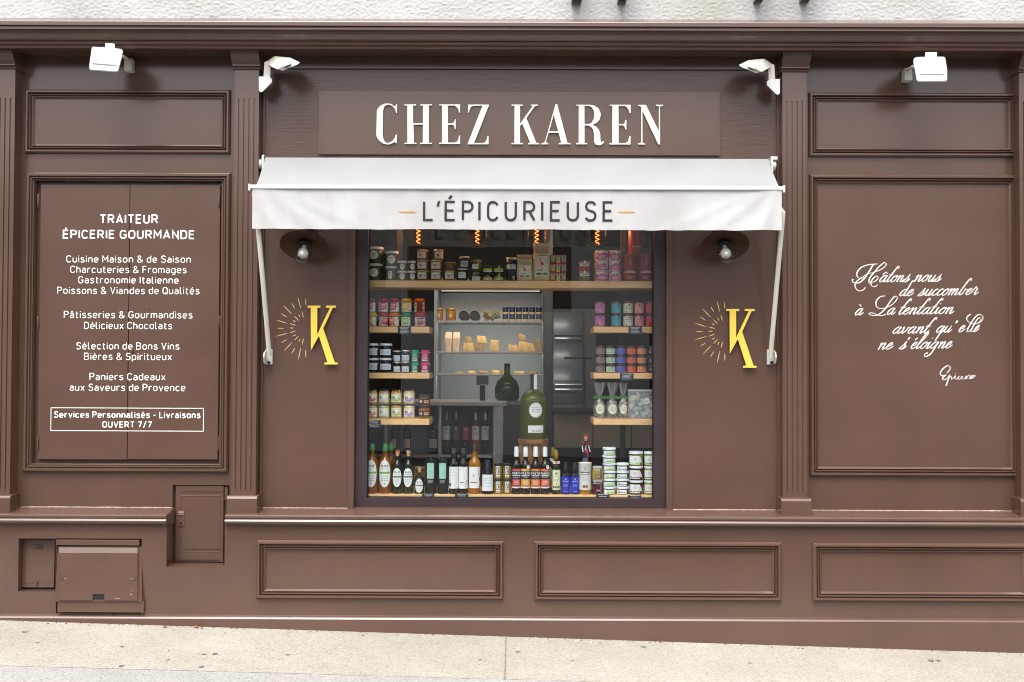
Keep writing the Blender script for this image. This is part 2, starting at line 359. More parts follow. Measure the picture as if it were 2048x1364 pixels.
# ================================================================== SETTING: ground
zl, zr = WZ(0, 1240, -.14), WZ(2048, 1306, -.14); xl, xr = WX(0, 1240, -.14), WX(2048, 1306, -.14)
GSX = (zr - zl) / (xr - xl); GS0 = zl - GSX * xl; GSY = .012
def gz(x, y): return GS0 + GSX * x + GSY * (y + .14)
def ground_hit(px, py):
    d = ROT @ Vector(((px - CX) / F, -(py - CY) / F, -1))
    t = (GS0 + GSX * EYE.x + GSY * (EYE.y + .14) - EYE.z) / (d.z - GSX * d.x - GSY * d.y); return EYE + d * t
def aggregate(name, base, lo, hi, warm):
    m = bpy.data.materials.new(name); m.use_nodes = True; n, l = nodes(m); b = n['Principled BSDF']
    tc = n.new('ShaderNodeTexCoord')
    v = n.new('ShaderNodeTexVoronoi'); v.inputs['Scale'].default_value = 150; l.new(tc.outputs['Object'], v.inputs['Vector'])
    s = n.new('ShaderNodeSeparateColor'); l.new(v.outputs['Color'], s.inputs[0])
    cr = n.new('ShaderNodeValToRGB'); e = cr.color_ramp.elements
    e[0].position = 0; e[0].color = tuple(lo) + (1,); e[1].position = 1; e[1].color = tuple(hi) + (1,)
    x = e.new(.12); x.color = tuple(lo) + (1,); x = e.new(.2); x.color = tuple(base) + (1,); x = e.new(.8); x.color = tuple(base) + (1,)
    l.new(s.outputs[0], cr.inputs[0])
    nz = n.new('ShaderNodeTexNoise'); nz.inputs['Scale'].default_value = 1.6; nz.inputs['Detail'].default_value = 9; nz.inputs['Roughness'].default_value = .7
    l.new(tc.outputs['Object'], nz.inputs['Vector'])
    c2 = n.new('ShaderNodeValToRGB'); c2.color_ramp.elements[0].position = .35; c2.color_ramp.elements[1].position = .7
    c2.color_ramp.elements[0].color = (.84, .83, .82, 1); c2.color_ramp.elements[1].color = tuple(warm) + (1,)
    l.new(nz.outputs[0], c2.inputs[0])
    mx = n.new('ShaderNodeMixRGB'); mx.blend_type = 'MULTIPLY'; mx.inputs[0].default_value = 1; l.new(cr.outputs[0], mx.inputs[1]); l.new(c2.outputs[0], mx.inputs[2])
    l.new(mx.outputs[0], b.inputs['Base Color']); b.inputs['Roughness'].default_value = .9; b.inputs['Specular IOR Level'].default_value = .2
    bp = n.new('ShaderNodeBump'); bp.inputs['Strength'].default_value = .5; bp.inputs['Distance'].default_value = .003
    l.new(v.outputs['Distance'], bp.inputs['Height']); l.new(bp.outputs[0], b.inputs['Normal']); return m
SIDEW = aggregate('exposed_aggregate_concrete', (.335, .320, .285), (.245, .232, .205), (.40, .385, .35), (1.05, 1.03, 1.0))
ROADM = aggregate('grey_asphalt', (.31, .307, .295), (.22, .22, .21), (.38, .375, .36), (1.04, 1.03, 1.01))
g = M()
ASPH = aggregate('dark_asphalt', (.075, .075, .078), (.045, .045, .045), (.12, .12, .12), (1.04, 1.03, 1.01))
n = g.vs([(x, y, gz(x, y) - .008) for x, y in ((-90, -90), (90, -90), (90, .4), (-90, .4))]); g.face([n, n + 1, n + 2, n + 3], ASPH)
struct(g.build('road'))
pa, pb = ground_hit(0, 1331), ground_hit(1300, 1366); sl_ = (pb.y - pa.y) / (pb.x - pa.x)
def edge_y(x): return pa.y + sl_ * (x - pa.x)
g = M(); xs = [-12 + i * .25 for i in range(97)]
a = g.vs([(x, edge_y(x) - 1.1, gz(x, edge_y(x) - 1.1) - .0015) for x in xs]); b = g.vs([(x, edge_y(x) + .03, gz(x, edge_y(x) + .03) - .0015) for x in xs])
for i in range(96): g.face([a + i, a + i + 1, b + i + 1, b + i], ROADM)
struct(g.build('gutter')); g = M()
a = g.vs([(x, edge_y(x) + .012 * noise.noise((x * 3, 0, 0)), gz(x, edge_y(x))) for x in xs]); b = g.vs([(x, .3, gz(x, .3)) for x in xs])
for i in range(96): g.face([a + i, a + i + 1, b + i + 1, b + i], SIDEW)
struct(g.build('sidewalk'))
g = M(); JO = surf('dirty_joint', '#6a5a44', '#8a7a62', 30, .95)
jx = WX(1012, 1290, -.2); L_, Rr = [], []
for i in range(60):
    y = -.15 - i * (-.15 - edge_y(jx)) / 59; wv = .002 + .0022 * random.random(); dx = .003 * noise.noise((y * 25, 3, 1))
    L_.append((jx + dx - wv, y, gz(jx, y) + .0035)); Rr.append((jx + dx + wv, y, gz(jx, y) + .0035))
a, b = g.vs(L_), g.vs(Rr)
for i in range(59): g.face([a + i, a + i + 1, b + i + 1, b + i], JO)
struct(g.build('sidewalk_joint'))
g = M(); ST = surf('old_gum_stain', '#57544f', '#77736c', 20, .9)
for px, py, r in ((50, 1264, .017), (75, 1286, .012), (243, 1294, .013), (430, 1308, .017), (408, 1309, .012), (336, 1320, .01), (243, 1332, .014), (403, 1334, .016), (1035, 1304, .012), (1287, 1294, .018), (1862, 1322, .02), (1876, 1322, .013), (1500, 1327, .015), (575, 1310, .012), (960, 1320, .01), (1145, 1322, .011)):
    p = ground_hit(px, py); k = 14
    n = g.vs([(p.x + r * math.cos(2 * math.pi * i / k) * random.uniform(.75, 1.2), p.y + r * math.sin(2 * math.pi * i / k) * random.uniform(.7, 1.2), gz(p.x, p.y) + .003) for i in range(k)])
    g.face([n + i for i in range(k)], ST)
o = g.build('sidewalk_stains'); o['kind'] = 'structure'
g = M(); LEAF = surf('dry_leaf', '#7a4a2a', '#b08050', 30, .8); PEB = surf('white_grit', '#d8d4c8', '#f0ece2', 40, .9); SOIL = surf('dark_grit', '#3a2c22', '#6a5240', 30, .95)
for k in range(260):
    x = random.uniform(-3.3, 3.3); y = -.155 - abs(random.gauss(0, .02)); z = gz(x, y) + .002; r = random.uniform(.0015, .005)
    mm = random.choice((SOIL, SOIL, SOIL, LEAF, PEB))
    g.hull([(x + r * random.uniform(-1, 1) * 1.5, y + r * random.uniform(-1, 1), z + r * random.uniform(-.4, 1)) for _ in range(7)], mm)
for px, py, mm, r in ((1154, 1282, PEB, .010), (1158, 1282, PEB, .008), (1181, 1283, PEB, .006), (1379, 1288, PEB, .006), (330, 1253, LEAF, .011), (392, 1255, LEAF, .014), (404, 1256, LEAF, .01), (1606, 1296, SOIL, .008), (450, 1264, LEAF, .007), (1200, 1285, LEAF, .008), (338, 1300, LEAF, .006)):
    p = ground_hit(px, py + 2)
    g.hull([(p.x + r * random.uniform(-1.2, 1.2), p.y + r * random.uniform(-1, 1), gz(p.x, p.y) + r * random.uniform(0, 1.0)) for _ in range(10)], mm)
o = g.build('wall_foot_litter'); tag(o, 'grit and dry leaf scraps along the foot of the brown plinth', 'litter'); o['kind'] = 'stuff'
# ================================================================== rendered wall above the shopfront
ROUGH = surf('roughcast_render', (.44, .44, .435), (.51, .51, .505), 3, .95, bump=.35, bscale=90, bdist=.005, spec=.2)
n_, l_ = nodes(ROUGH); b_ = n_['Principled BSDF']; src = b_.inputs['Base Color'].links[0].from_socket
tc_ = n_.new('ShaderNodeTexCoord'); zz = n_.new('ShaderNodeTexNoise'); zz.inputs['Scale'].default_value = 1.3; zz.inputs['Detail'].default_value = 3
l_.new(tc_.outputs['Object'], zz.inputs['Vector']); rr_ = n_.new('ShaderNodeValToRGB'); rr_.color_ramp.elements[0].position = .54; rr_.color_ramp.elements[1].position = .85
l_.new(zz.outputs[0], rr_.inputs[0]); mm_ = n_.new('ShaderNodeMixRGB'); mm_.inputs[2].default_value = (.34, .33, .28, 1)
l_.new(rr_.outputs[0], mm_.inputs[0]); l_.new(src, mm_.inputs[1]); l_.new(mm_.outputs[0], b_.inputs['Base Color'])
g = M(); zt = WZ(1024, 60, 0); nx, nz_ = 1300, 80; dx, dz = 10.4 / nx, .55 / nz_
pts = []
for j in range(nz_ + 1):
    for i in range(nx + 1):
        x, z = -5.2 + i * dx, zt + j * dz
        h = noise.noise((x * 60, z * 75, 0)) + .7 * noise.noise((x * 120, z * 140, 4)) + .2 * noise.noise((x * 9, z * 9, 8))
        pts.append((x, -.01 - .0038 * max(-.5, h), z))
a = g.vs(pts)
for j in range(nz_):
    for i in range(nx): q = a + j * (nx + 1) + i; g.face([q, q + 1, q + nx + 2, q + nx + 1], ROUGH, True)
g.box(-5.2, 5.2, .0, .3, zt, zt + 2.6, ROUGH); g.wall(-5.2, 5.2, zt + .55, zt + 2.6, -.012, .0, [], ROUGH)
tag(g.build('house_wall'), 'white roughcast house wall rising above the brown shopfront cornice', 'wall')
BRK = surf('galvanised_bracket', '#6d7478', '#8d9498', 12, .45)
for i, (x0, x1, yb, lb) in enumerate(((1145, 1165, 10, 'grey metal bracket on white wall, far left of the four'), (1239, 1256, 9, 'grey metal bracket on white wall, just above the letter A of the sign'),
                                    (1517, 1533, 8, 'grey metal bracket on white wall, above the right inner floodlight'), (1611, 1629, 7, 'grey metal bracket on white wall, far right of the four'))):
    g = M(); X0, X1 = WX(x0, yb, -.15), WX(x1, yb, -.15); zb = WZ(x0, yb - 2, -.02)
    t = .004; z1 = zb + .5
    g.box(X0, X0 + t, -.2, -.012, zb, z1, BRK); g.box(X1 - t, X1, -.2, -.012, zb, z1, BRK); g.box(X0 + t, X1 - t, -.017, -.0125, zb + .02, z1, BRK); g.box(X0 + t, X1 - t, -.2, -.196, zb + .035, z1, BRK)
    tag(g.build('wall_bracket'), lb, 'bracket', 'metal brackets above the cornice')
# ================================================================== SHOPFRONT
shop = thing('shopfront', (0, 0, 0), 'brown painted wooden shopfront with fluted pilasters, cornice and moulded panels', 'shopfront')
zs_back, zs_bot = WZ(1024, 1018, 0), WZ(1024, 1051, -.12)
z_soff = WZ(1024, 98.5, -.165)
WINH = rect(710, 1332, 425, 1016, 0)
SHUT = rect(67, 441, 361, 927, 0)
CABU = (WX(345, 1000, 0), WX(459, 1000, 0), zs_back - .06, WZ(400, 970, 0), .03)
m = M()
m.wall(-5.2, 5.2, zs_back - .06, z_soff + .02, 0, .10, [WINH + (None,), SHUT + (.036,), CABU], PAINT)
m.build('wall_panelling', shop)
BH = -.12
hA = rect(36.5, 112.6, 1077, 1183, BH) + (-.058,); hB = rect(112.6, 283, 1077, 1227, BH) + (-.09,)
hC = (WX(333, 1090, BH), WX(449.5, 1090, BH), WZ(390, 1134, BH), zs_bot + .06, .03)
m = M(); zbt = zs_bot + .03
hC = hC[:3] + (zbt, .03)
m.wall(-5.2, 5.2, -.5, zbt, BH, .05, [hA, hB, hC], PAINT); m.build('base_wall', shop)
sp = [(.0, 1018, 0), (-.143, 1031.5, 0), (-.151, 1033, 0), (-.153, 1035, 0), (-.153, 1039, 0), (-.149, 1040.5, 0), (-.154, 1042.5, 0), (-.159, 1045, 0), (-.156, 1048.5, 0), (-.147, 1051, 0), (-.1, 1051, 0), (.0, 1051, 0)]
def zprof(lst, px=1024): return [(y, WZ(px, py, y)) for y, py, _ in lst]
pr = zprof(sp); xsL, xsR = WX(332.5, 1035, -.15), WX(450, 1035, -.15)
for a, b in ((-5.2, xsL), (xsR, 5.2)):
    m = M(); m.sweep(a, b, pr, PAINT); m.build('sill', shop, fix=True)
m = M(); m.sweep(-5.2, 5.2, [(-.12, WZ(1024, 1232, -.12)), (-.128, WZ(1024, 1233.6, -.128)), (-.129, WZ(1024, 1235, -.129)), (-.138, WZ(1024, 1237, -.138)), (-.146, WZ(1024, 1240.5, -.146)), (-.146, -.55), (-.12, -.55)], PAINT); m.build('plinth', shop, fix=True)
# cornice
cp = [(.0, 36), (-.285, 41.5), (-.288, 43), (-.288, 50), (-.278, 52), (-.274, 52.2), (-.274, 54), (-.280, 55), (-.280, 58), (-.268, 60), (-.262, 60.2), (-.26, 63), (-.252, 68), (-.238, 73), (-.228, 77), (-.226, 80), (-.214, 81), (-.214, 83), (-.219, 84.5), (-.217, 88), (-.206, 90), (-.204, 91.5), (-.208, 93), (-.205, 96.5), (-.192, 98.3), (-.165, 98.5)]
m = M(); m.sweep(-5.2, 5.2, [(y, WZ(1024, py + 2, y)) for y, py in cp] + [(0.0, z_soff)], PAINT); m.build('cornice', shop, fix=True)
# architrave board just below the soffit, grained frieze board
x0, x1 = WX(524, 230, 0), WX(1553, 230, 0)
m = M(); zab = WZ(1024, 138, -.02); m.box(x0, x1, -.02, 0.001, zab, z_soff - .001, PAINT); m.build('architrave', shop, bevel=.002)
m = M(); xm = WX(1020, 160, 0); zf0 = WZ(1024, 330, 0)
m.box(x0, xm - .0006, -.006, .001, zf0, zab - .002, WOODP); m.box(xm + .0006, x1, -.006, .001, zf0, zab - .002, WOODP); m.build('frieze_board', shop)
# mouldings
MP = [(0, 0), (0, .007), (.003, .014), (.0105, .023), (.0205, .023), (.0255, .009), (.0268, .007), (.0325, .020), (.0345, .020), (.0395, .006), (.0408, .005), (.047, .0150), (.0485, .0150), (.0585, .0015), (.0585, 0)]
for px0, px1, py0, py1, yb in ((51.5, 462, 180, 308, 0), (1616, 2034, 186, 315, 0), (1618, 2037, 350, 953, 0), (513.5, 1007.5, 1081, 1198, BH), (1068, 1562, 1083, 1201, BH), (1624, 2063, 1086, 1203, BH)):
    m = M(); m.frame(*rect(px0, px1, py0, py1, yb), yb, MP, PAINT); m.build('panel_moulding', shop, fix=True)
sf = rect(50.5, 460, 346, 944, 0); ii = .052
MP2 = [(0, 0), (0, .010), (.0095, .024), (.022, .024), (.0255, .011), (.028, .010), (.0325, .020), (.0365, .020), (.040, .0075), (.0425, .007), (.0465, .013), (.0495, .012), (.051, -.03)]
m = M(); m.frame(*sf, 0, MP2, PAINT); m.build('panel_moulding', shop, fix=True)
# window side trims
for px0, px1 in ((697.5, 709.6), (1332.4, 1345)):
    m = M(); m.box(WX(px0, 740, 0), WX(px1, 740, 0), -.012, .002, zs_back - .03, WZ(1024, 420, 0), PAINT); m.build('window_trim', shop, bevel=.0025)
# cable trunking strip beside right pilaster and left one
for px0, px1, py0, py1 in ((1553, 1558, 180, 1018), (524, 528, 180, 1016)):
    m = M(); m.box(WX(px0, 600, 0), WX(px1, 600, 0), -.018, .001, WZ(px0, py1, 0), WZ(px0, py0, 0), PAINT); m.build('edge_strip', shop, bevel=.002)
# pilasters
def pilaster(c, hw=24.2, flutes=(-15.7, -5.2, 5.0, 15.2), dy=0):
    yf = -.09
    X0, X1 = WX(c - hw, 560, yf), WX(c + hw, 560, yf)
    zb, zt = WZ(c, 997 + dy, yf), WZ(c, 136 + dy, yf); f0, f1 = WZ(c, 979 + dy, yf), WZ(c, 197 + dy, yf)
    m = M(); fh = []
    for f in flutes: xx = WX(c + f, 560, yf); fh.append((xx - .0042, xx + .0042, f0, f1, yf + .007))
    m.wall(X0, X1, zb, zt, yf, 0, fh, PAINT)
    o = m.build('pilaster', shop)
    z0 = WZ(c, 1031 + dy, -.125); z1 = WZ(c, 997 + dy, -.11); B = .018
    m = M(); m.sweep(X0 - B, X1 + B, [(.0, z0), (-.122, z0), (-.122, z1), (-.116, z1 + .012), (-.09, z1 + .018), (0, z1 + .018)], PAINT); m.build('pilaster_base', o, fix=True, bevel=.003)
    zc, ze = WZ(c, 138 + dy, -.1), z_soff
    m = M(); m.sweep(X0 - .012, X1 + .012, [(0, ze - .001), (-.16, ze - .001), (-.155, ze - .03), (-.13, ze - .062), (-.118, zc + .022), (-.118, zc + .016), (-.105, zc + .012), (-.108, zc + .006), (-.1, zc), (0, zc)], PAINT); m.build('pilaster_capital', o, fix=True)
pilaster(490.5); pilaster(1589.5, dy=5); pilaster(1.0, dy=-1); pilaster(2064.5, dy=6)
# cracked pale filler where panels meet the sill
CAULK = surf('cracked_filler', '#8a766c', '#b8a89e', 30, .6)
for a_, b_, yy, dz_ in ((526, 696, -.001, 0), (1346, 1551, -.001, 0), (712, 1330, .029, -.001), (1614, 2036, -.001, 0), (42, 343, -.001, 0)):
    m = M(); xa, xb = WX(a_, 1018, 0), WX(b_, 1018, 0); n = int((xb - xa) / .012); L_ = []
    for k in range(n + 1):
        x = xa + (xb - xa) * k / n; hh = max(.0006, .0022 + .0022 * noise.noise((x * 9, yy * 100, 2))); zb0 = zs_back + .0012 + dz_
        L_ += [(x, yy - .003, zb0 - .001), (x, yy - .0005, zb0 + hh)]
    q = m.vs(L_)
    for k in range(n): m.face([q + 2 * k, q + 2 * k + 2, q + 2 * k + 3, q + 2 * k + 1], CAULK)
    m.build('filler_line', shop)
# script quotation painted on the right panel
QM = P('#f4f1ea', .55)
def qfn(ox, oy, sc_):
    def f(p, lift):
        q = W(ox + p.x / sc_, oy - p.y / sc_, -.0012 - lift); return (q.x, q.y, q.z)
    return f
q3, q4 = qfn(1690, 510, 6.606), qfn(1690, 630, 6.606)
def pen(t, u):
    d = Vector((-.5, -.87)); return 6.5 + 8 * max(0, abs(t.dot(d))) ** 2 * (1 if t.y < 0 else .25)
LET = {
 'a': (.9, [[(.62, .85), (.38, 1.0), (.12, .72), (.02, .28), (.2, 0), (.42, .22), (.62, .95)], [(.64, 1.0), (.55, .3), (.64, .02), (.78, .06), (.98, .42)]]),
 'b': (.85, [[(.62, 2.1), (.52, 2.45), (.3, 2.25), (.14, 1.2), (.06, .35), (.2, 0), (.45, .2), (.52, .7), (.46, 1.0), (.55, .8), (.85, .85)]]),
 'c': (.62, [[(.5, .8), (.38, 1), (.13, .75), (.04, .3), (.2, 0), (.42, .12), (.68, .48)]]),
 'd': (.92, [[(.6, .85), (.38, 1.0), (.12, .72), (.02, .28), (.2, 0), (.42, .22), (.62, .95)], [(.75, 2.1), (.7, 2.3), (.6, 2.1), (.6, 1.2), (.55, .3), (.64, .02), (.78, .06), (.98, .42)]]),
 'e': (.66, [[(.04, .4), (.34, .55), (.48, .85), (.34, 1), (.12, .75), (.04, .3), (.2, 0), (.42, .12), (.72, .48)]]),
 'g': (.9, [[(.62, .85), (.38, 1.0), (.12, .72), (.02, .28), (.2, 0), (.42, .22), (.62, .95)], [(.66, 1.0), (.6, .2), (.5, -.8), (.2, -1.2), (-.1, -1.1), (-.15, -.75), (.05, -.65), (.1, -.8)]]),
 'i': (.48, [[(0, .6), (.15, 1), (.1, .2), (.24, 0), (.5, .42)], [(.12, 1.48), (.14, 1.52), (.14, 1.6)]]),
 'l': (.48, [[(0, .35), (.3, 1.2), (.5, 2.1), (.42, 2.45), (.25, 2.2), (.1, 1.1), (.06, .25), (.2, 0), (.5, .42)]]),
 'm': (1.3, [[(0, .75), (.12, 1), (.15, .85), (.12, 0)], [(.13, .3), (.32, .85), (.48, 1), (.53, .8), (.5, 0)], [(.51, .3), (.7, .85), (.86, 1), (.93, .8), (.88, .2), (1.0, 0), (1.3, .42)]]),
 'n': (.9, [[(0, .75), (.12, 1), (.15, .85), (.12, 0)], [(.13, .3), (.32, .85), (.5, 1), (.57, .8), (.52, .2), (.63, 0), (.92, .42)]]),
 'o': (.72, [[(.4, 1), (.12, .75), (.03, .3), (.2, 0), (.45, .15), (.56, .6), (.5, .95), (.4, 1.0), (.42, .85), (.6, .78), (.8, .9)]]),
 'q': (.85, [[(.62, .85), (.38, 1.0), (.12, .72), (.02, .28), (.2, 0), (.42, .22), (.62, .95)], [(.66, 1.0), (.62, .2), (.56, -.6), (.5, -1.2)], [(.5, -.4), (.7, -.05), (.85, .3)]]),
 'r': (.78, [[(0, .4), (.14, 1.25), (.2, 1.0), (.45, .95), (.42, .3), (.55, 0), (.85, .42)]]),
 's': (.68, [[(-.05, .0), (.22, .6), (.4, 1.15), (.35, .9), (.48, .4), (.35, .03), (.12, .0), (.05, .2)], [(.35, .03), (.55, .15), (.7, .45)]]),
 't': (.52, [[(.62, 1.95), (.58, 2.3), (.4, 2.25), (.25, 1.5), (.08, .4), (.18, 0), (.34, .1), (.55, .42)], [(-.12, 1.05), (.15, 1.1), (.48, 1.05)]]),
 'u': (.9, [[(0, .6), (.15, 1), (.1, .28), (.24, 0), (.45, .22), (.62, .98)], [(.63, 1), (.55, .2), (.66, 0), (.92, .42)]]),
 'v': (.8, [[(0, .75), (.1, 1), (.15, .3), (.27, 0), (.5, .45), (.55, 1.0), (.62, .82), (.85, .88)]]),
}
SH = .58
def script(mb, fn, word, x0, x1, y0, y1, xh=88, wmul=1.0):
    tot = sum(LET[c][0] for c in word); k = (x1 - x0) / tot; p = 0
    for c in word:
        adv, strokes = LET[c]
        for s_ in strokes:
            pts = []
            for x, y in s_:
                f = (p + x) / tot; bx = x0 + (p + x) * k; by = -(y0 + (y1 - y0) * f) + y * xh; pts.append(Vector((bx + y * xh * SH, by)))
            ribbon(mb, smooth(pts, 6), lambda t, u: pen(t, u) * wmul, fn, QM, .00004 * (p % 3))
        p += adv
def strk(mb, fn, pts, k=7, wm=1.0): ribbon(mb, smooth([Vector((x, -y)) for x, y in pts], k), lambda t, u: pen(t, u) * wm, fn, QM, 0)
qm = M()
strk(qm, q3, [(430, 118), (375, 128), (330, 200), (270, 290), (220, 345), (170, 370), (120, 365), (96, 350), (95, 328), (112, 322)], 7, 1.15)
strk(qm, q3, [(430, 118), (330, 125), (240, 150), (185, 190), (158, 240), (165, 290), (205, 305), (250, 280), (300, 245), (350, 238), (430, 212), (500, 175), (545, 128), (535, 105), (508, 106), (440, 165), (380, 235), (330, 300), (315, 345), (325, 372), (360, 360)])
strk(qm, q3, [(235, 295), (175, 330), (135, 380), (140, 435), (175, 470), (215, 472), (252, 452), (268, 425)])
strk(qm, q3, [(360, 360), (400, 345), (437, 305), (420, 277), (382, 300), (345, 350), (347, 395), (372, 418), (410, 412), (428, 390)])
script(qm, q3, 'atons', 445, 835, 357, 355); strk(qm, q3, [(500, 262), (540, 225), (562, 250)], 3)
script(qm, q3, 'nous', 905, 1250, 352, 350); script(qm, q3, 'de', 710, 880, 542, 540); script(qm, q3, 'succomber', 962, 1740, 540, 524)
script(qm, q3, 'a', 122, 215, 796, 794); strk(qm, q3, [(192, 652), (215, 680)], 3, 1.3)
strk(qm, q3, [(530, 540), (470, 550), (425, 590), (408, 640), (430, 695), (500, 705), (580, 680), (650, 630), (690, 575), (682, 548), (650, 552), (600, 610), (540, 700), (480, 760), (420, 795), (360, 797), (318, 782), (332, 765), (380, 770), (430, 792), (490, 800), (540, 780)])
script(qm, q3, 'a', 545, 640, 788, 786); script(qm, q3, 'tentation', 695, 1420, 786, 776)
script(qm, q4, 'avant', 620, 1090, 246, 240); script(qm, q4, 'qu', 1195, 1390, 232, 228); script(qm, q4, 'e', 1490, 1560, 226, 225); script(qm, q4, 'e', 1695, 1745, 223, 222)
strk(qm, q4, [(1478, 70), (1482, 88), (1460, 105)], 3, 1.2); strk(qm, q4, [(850, 290), (852, 305), (830, 322)], 3, 1.2)
strk(qm, q4, [(1662, -12), (1615, 22), (1614, 68), (1655, 104), (1730, 115), (1800, 85), (1825, 35), (1800, -2), (1752, 0), (1700, 55), (1640, 150), (1612, 212), (1630, 222), (1662, 196)], 7, .85); strk(qm, q4, [(1745, 112), (1790, 78), (1796, 45), (1770, 38), (1735, 75), (1685, 165), (1665, 212), (1684, 222), (1710, 198)], 7, .85)
script(qm, q4, 'ne', 425, 610, 456, 452); script(qm, q4, 's', 715, 790, 450, 450); script(qm, q4, 'eloigne', 857, 1390, 446, 438)
strk(qm, q4, [(925, 330), (960, 302)], 3, 1.3)
qm.build('painted_quotation', shop); qm = M()
strk(qm, q4, [(1345, 765), (1385, 720), (1385, 680), (1350, 672), (1300, 705), (1262, 755), (1265, 792), (1300, 800), (1335, 792), (1298, 818), (1288, 842), (1310, 855), (1355, 830), (1385, 790), (1365, 850), (1335, 935)])
strk(qm, q4, [(1365, 850), (1395, 812), (1410, 820), (1405, 850), (1440, 825), (1460, 800), (1450, 840), (1475, 845), (1510, 805), (1488, 840), (1510, 850), (1550, 805), (1545, 845), (1580, 840), (1605, 800), (1598, 848), (1635, 795), (1660, 800), (1645, 845), (1680, 825), (1705, 795), (1680, 805), (1675, 840), (1730, 795)], 5, .62)
strk(qm, q4, [(1462, 768), (1466, 774)], 2)
qm.build('painted_signature', shop)

# ================================================================== SHUTTERS with the list of goods
sh = thing('window_shutter', (WX(256, 640, 0), 0, WZ(256, 920, 0)), 'closed double-leaf brown shutter with white French lettering', 'shutter')
TXT = P('#f1eee8', .6)
leaves = []
for a, b in ((77, 255.4), (256.8, 437)):
    m = M(); x0, x1, z0, z1 = rect(a, b, 370.5, 919, 0); m.box(x0, x1, .008, .034, z0, z1, PAINT); leaves.append(m.build('shutter_leaf', sh, bevel=.0015))
for lf, hx in ((leaves[0], 75.5), (leaves[1], 438.0)):
    for ya, yb in ((388, 415), (632, 656), (872, 899)):
        k = (640 - (ya + yb) / 2) / 560 * 2.2 * (1 if hx > 256 else .6)
        xx = WX(hx + (k if hx < 256 else -k * .2), (ya + yb) / 2, 0); m = M()
        m.lathe(xx, .003, WZ(hx, yb, 0), [(0, 0), (.0045, .001), (.006, .004), (.006, .038), (.0055, .0385), (.0055, .04), (.006, .0405), (.006, WZ(hx, ya, 0) - WZ(hx, yb, 0) - .004), (.0045, WZ(hx, ya, 0) - WZ(hx, yb, 0)), (0, WZ(hx, ya, 0) - WZ(hx, yb, 0))], PAINT, 12)
        m.build('hinge', lf)
m = M(); kx, kz = WX(265, 704, 0), WZ(265, 704, 0); BR = P('#8a6a30', .35, 1)
nr = [(kx + .009 * math.cos(t), kz + .009 * math.sin(t)) for t in [2 * math.pi * i / 20 for i in range(20)]]; ni = [(kx + .005 * math.cos(t), kz + .005 * math.sin(t)) for t in [2 * math.pi * i / 20 for i in range(20)]]
m.prism([nr, ni], .004, .009, BR); m.prism([ni], .0072, .0088, DARK); m.build('lock', leaves[1])
for s_, a, b, zb, cap, bo in (('TRAITEUR', 198.4, 315.5, 447, 18.9, .022), ('ÉPICERIE GOURMANDE', 124.5, 388.9, 477.7, 18.3, .022), ('Cuisine Maison & de Saison', 131.6, 380.9, 525.2, 14.6, .002), ('Charcuteries & Fromages', 139.5, 372.5, 546.1, 14.6, .002),
        ('Gastronomie Italienne', 155.5, 356.4, 567, 14.6, .002), ('Poissons & Viandes de Qualités', 113.4, 398.4, 588.2, 14.6, .002), ('Pâtisseries & Gourmandises', 126.6, 384.4, 636.6, 14.6, .002), ('Délicieux Chocolats', 167.2, 343.5, 658.2, 14.6, .002),
        ('Sélection de Bons Vins', 151.6, 358, 699.2, 14.6, .002), ('Bières & Spiritueux', 167.2, 342.7, 720.2, 14.6, .002), ('Paniers Cadeaux', 178, 330.3, 760.7, 14.6, .002), ('aux Saveurs de Provence', 138.4, 369.9, 782.2, 14.6, .002),
        ('Services Personnalisés - Livraisons', 106.8, 400.3, 836.3, 13.4, .020), ('OUVERT 7/7', 203.6, 302.6, 855.6, 13.0, .020)):
    lt = M(); line_text(lt, s_, WX(a, zb, 0), WX(b, zb, 0), WZ((a + b) / 2, zb, 0), cap * S(0), lambda p, l: (p.x, .0065 - l, p.y), TXT, .16 if bo > .01 else .115)
    lt.build('lettering', sh)
lt = M(); x0, x1, z0, z1 = rect(100.2, 406.9, 815.5, 862.6, 0); t = .0042
for bx in ((x0, x1, z0, z0 + t), (x0, x1, z1 - t, z1), (x0, x0 + t, z0 + t, z1 - t), (x1 - t, x1, z0 + t, z1 - t)):
    n = lt.vs([(bx[0], .0065, bx[2]), (bx[1], .0065, bx[2]), (bx[1], .0065, bx[3]), (bx[0], .0065, bx[3])]); lt.face([n, n + 1, n + 2, n + 3], TXT)
lt.build('lettering_border', sh)
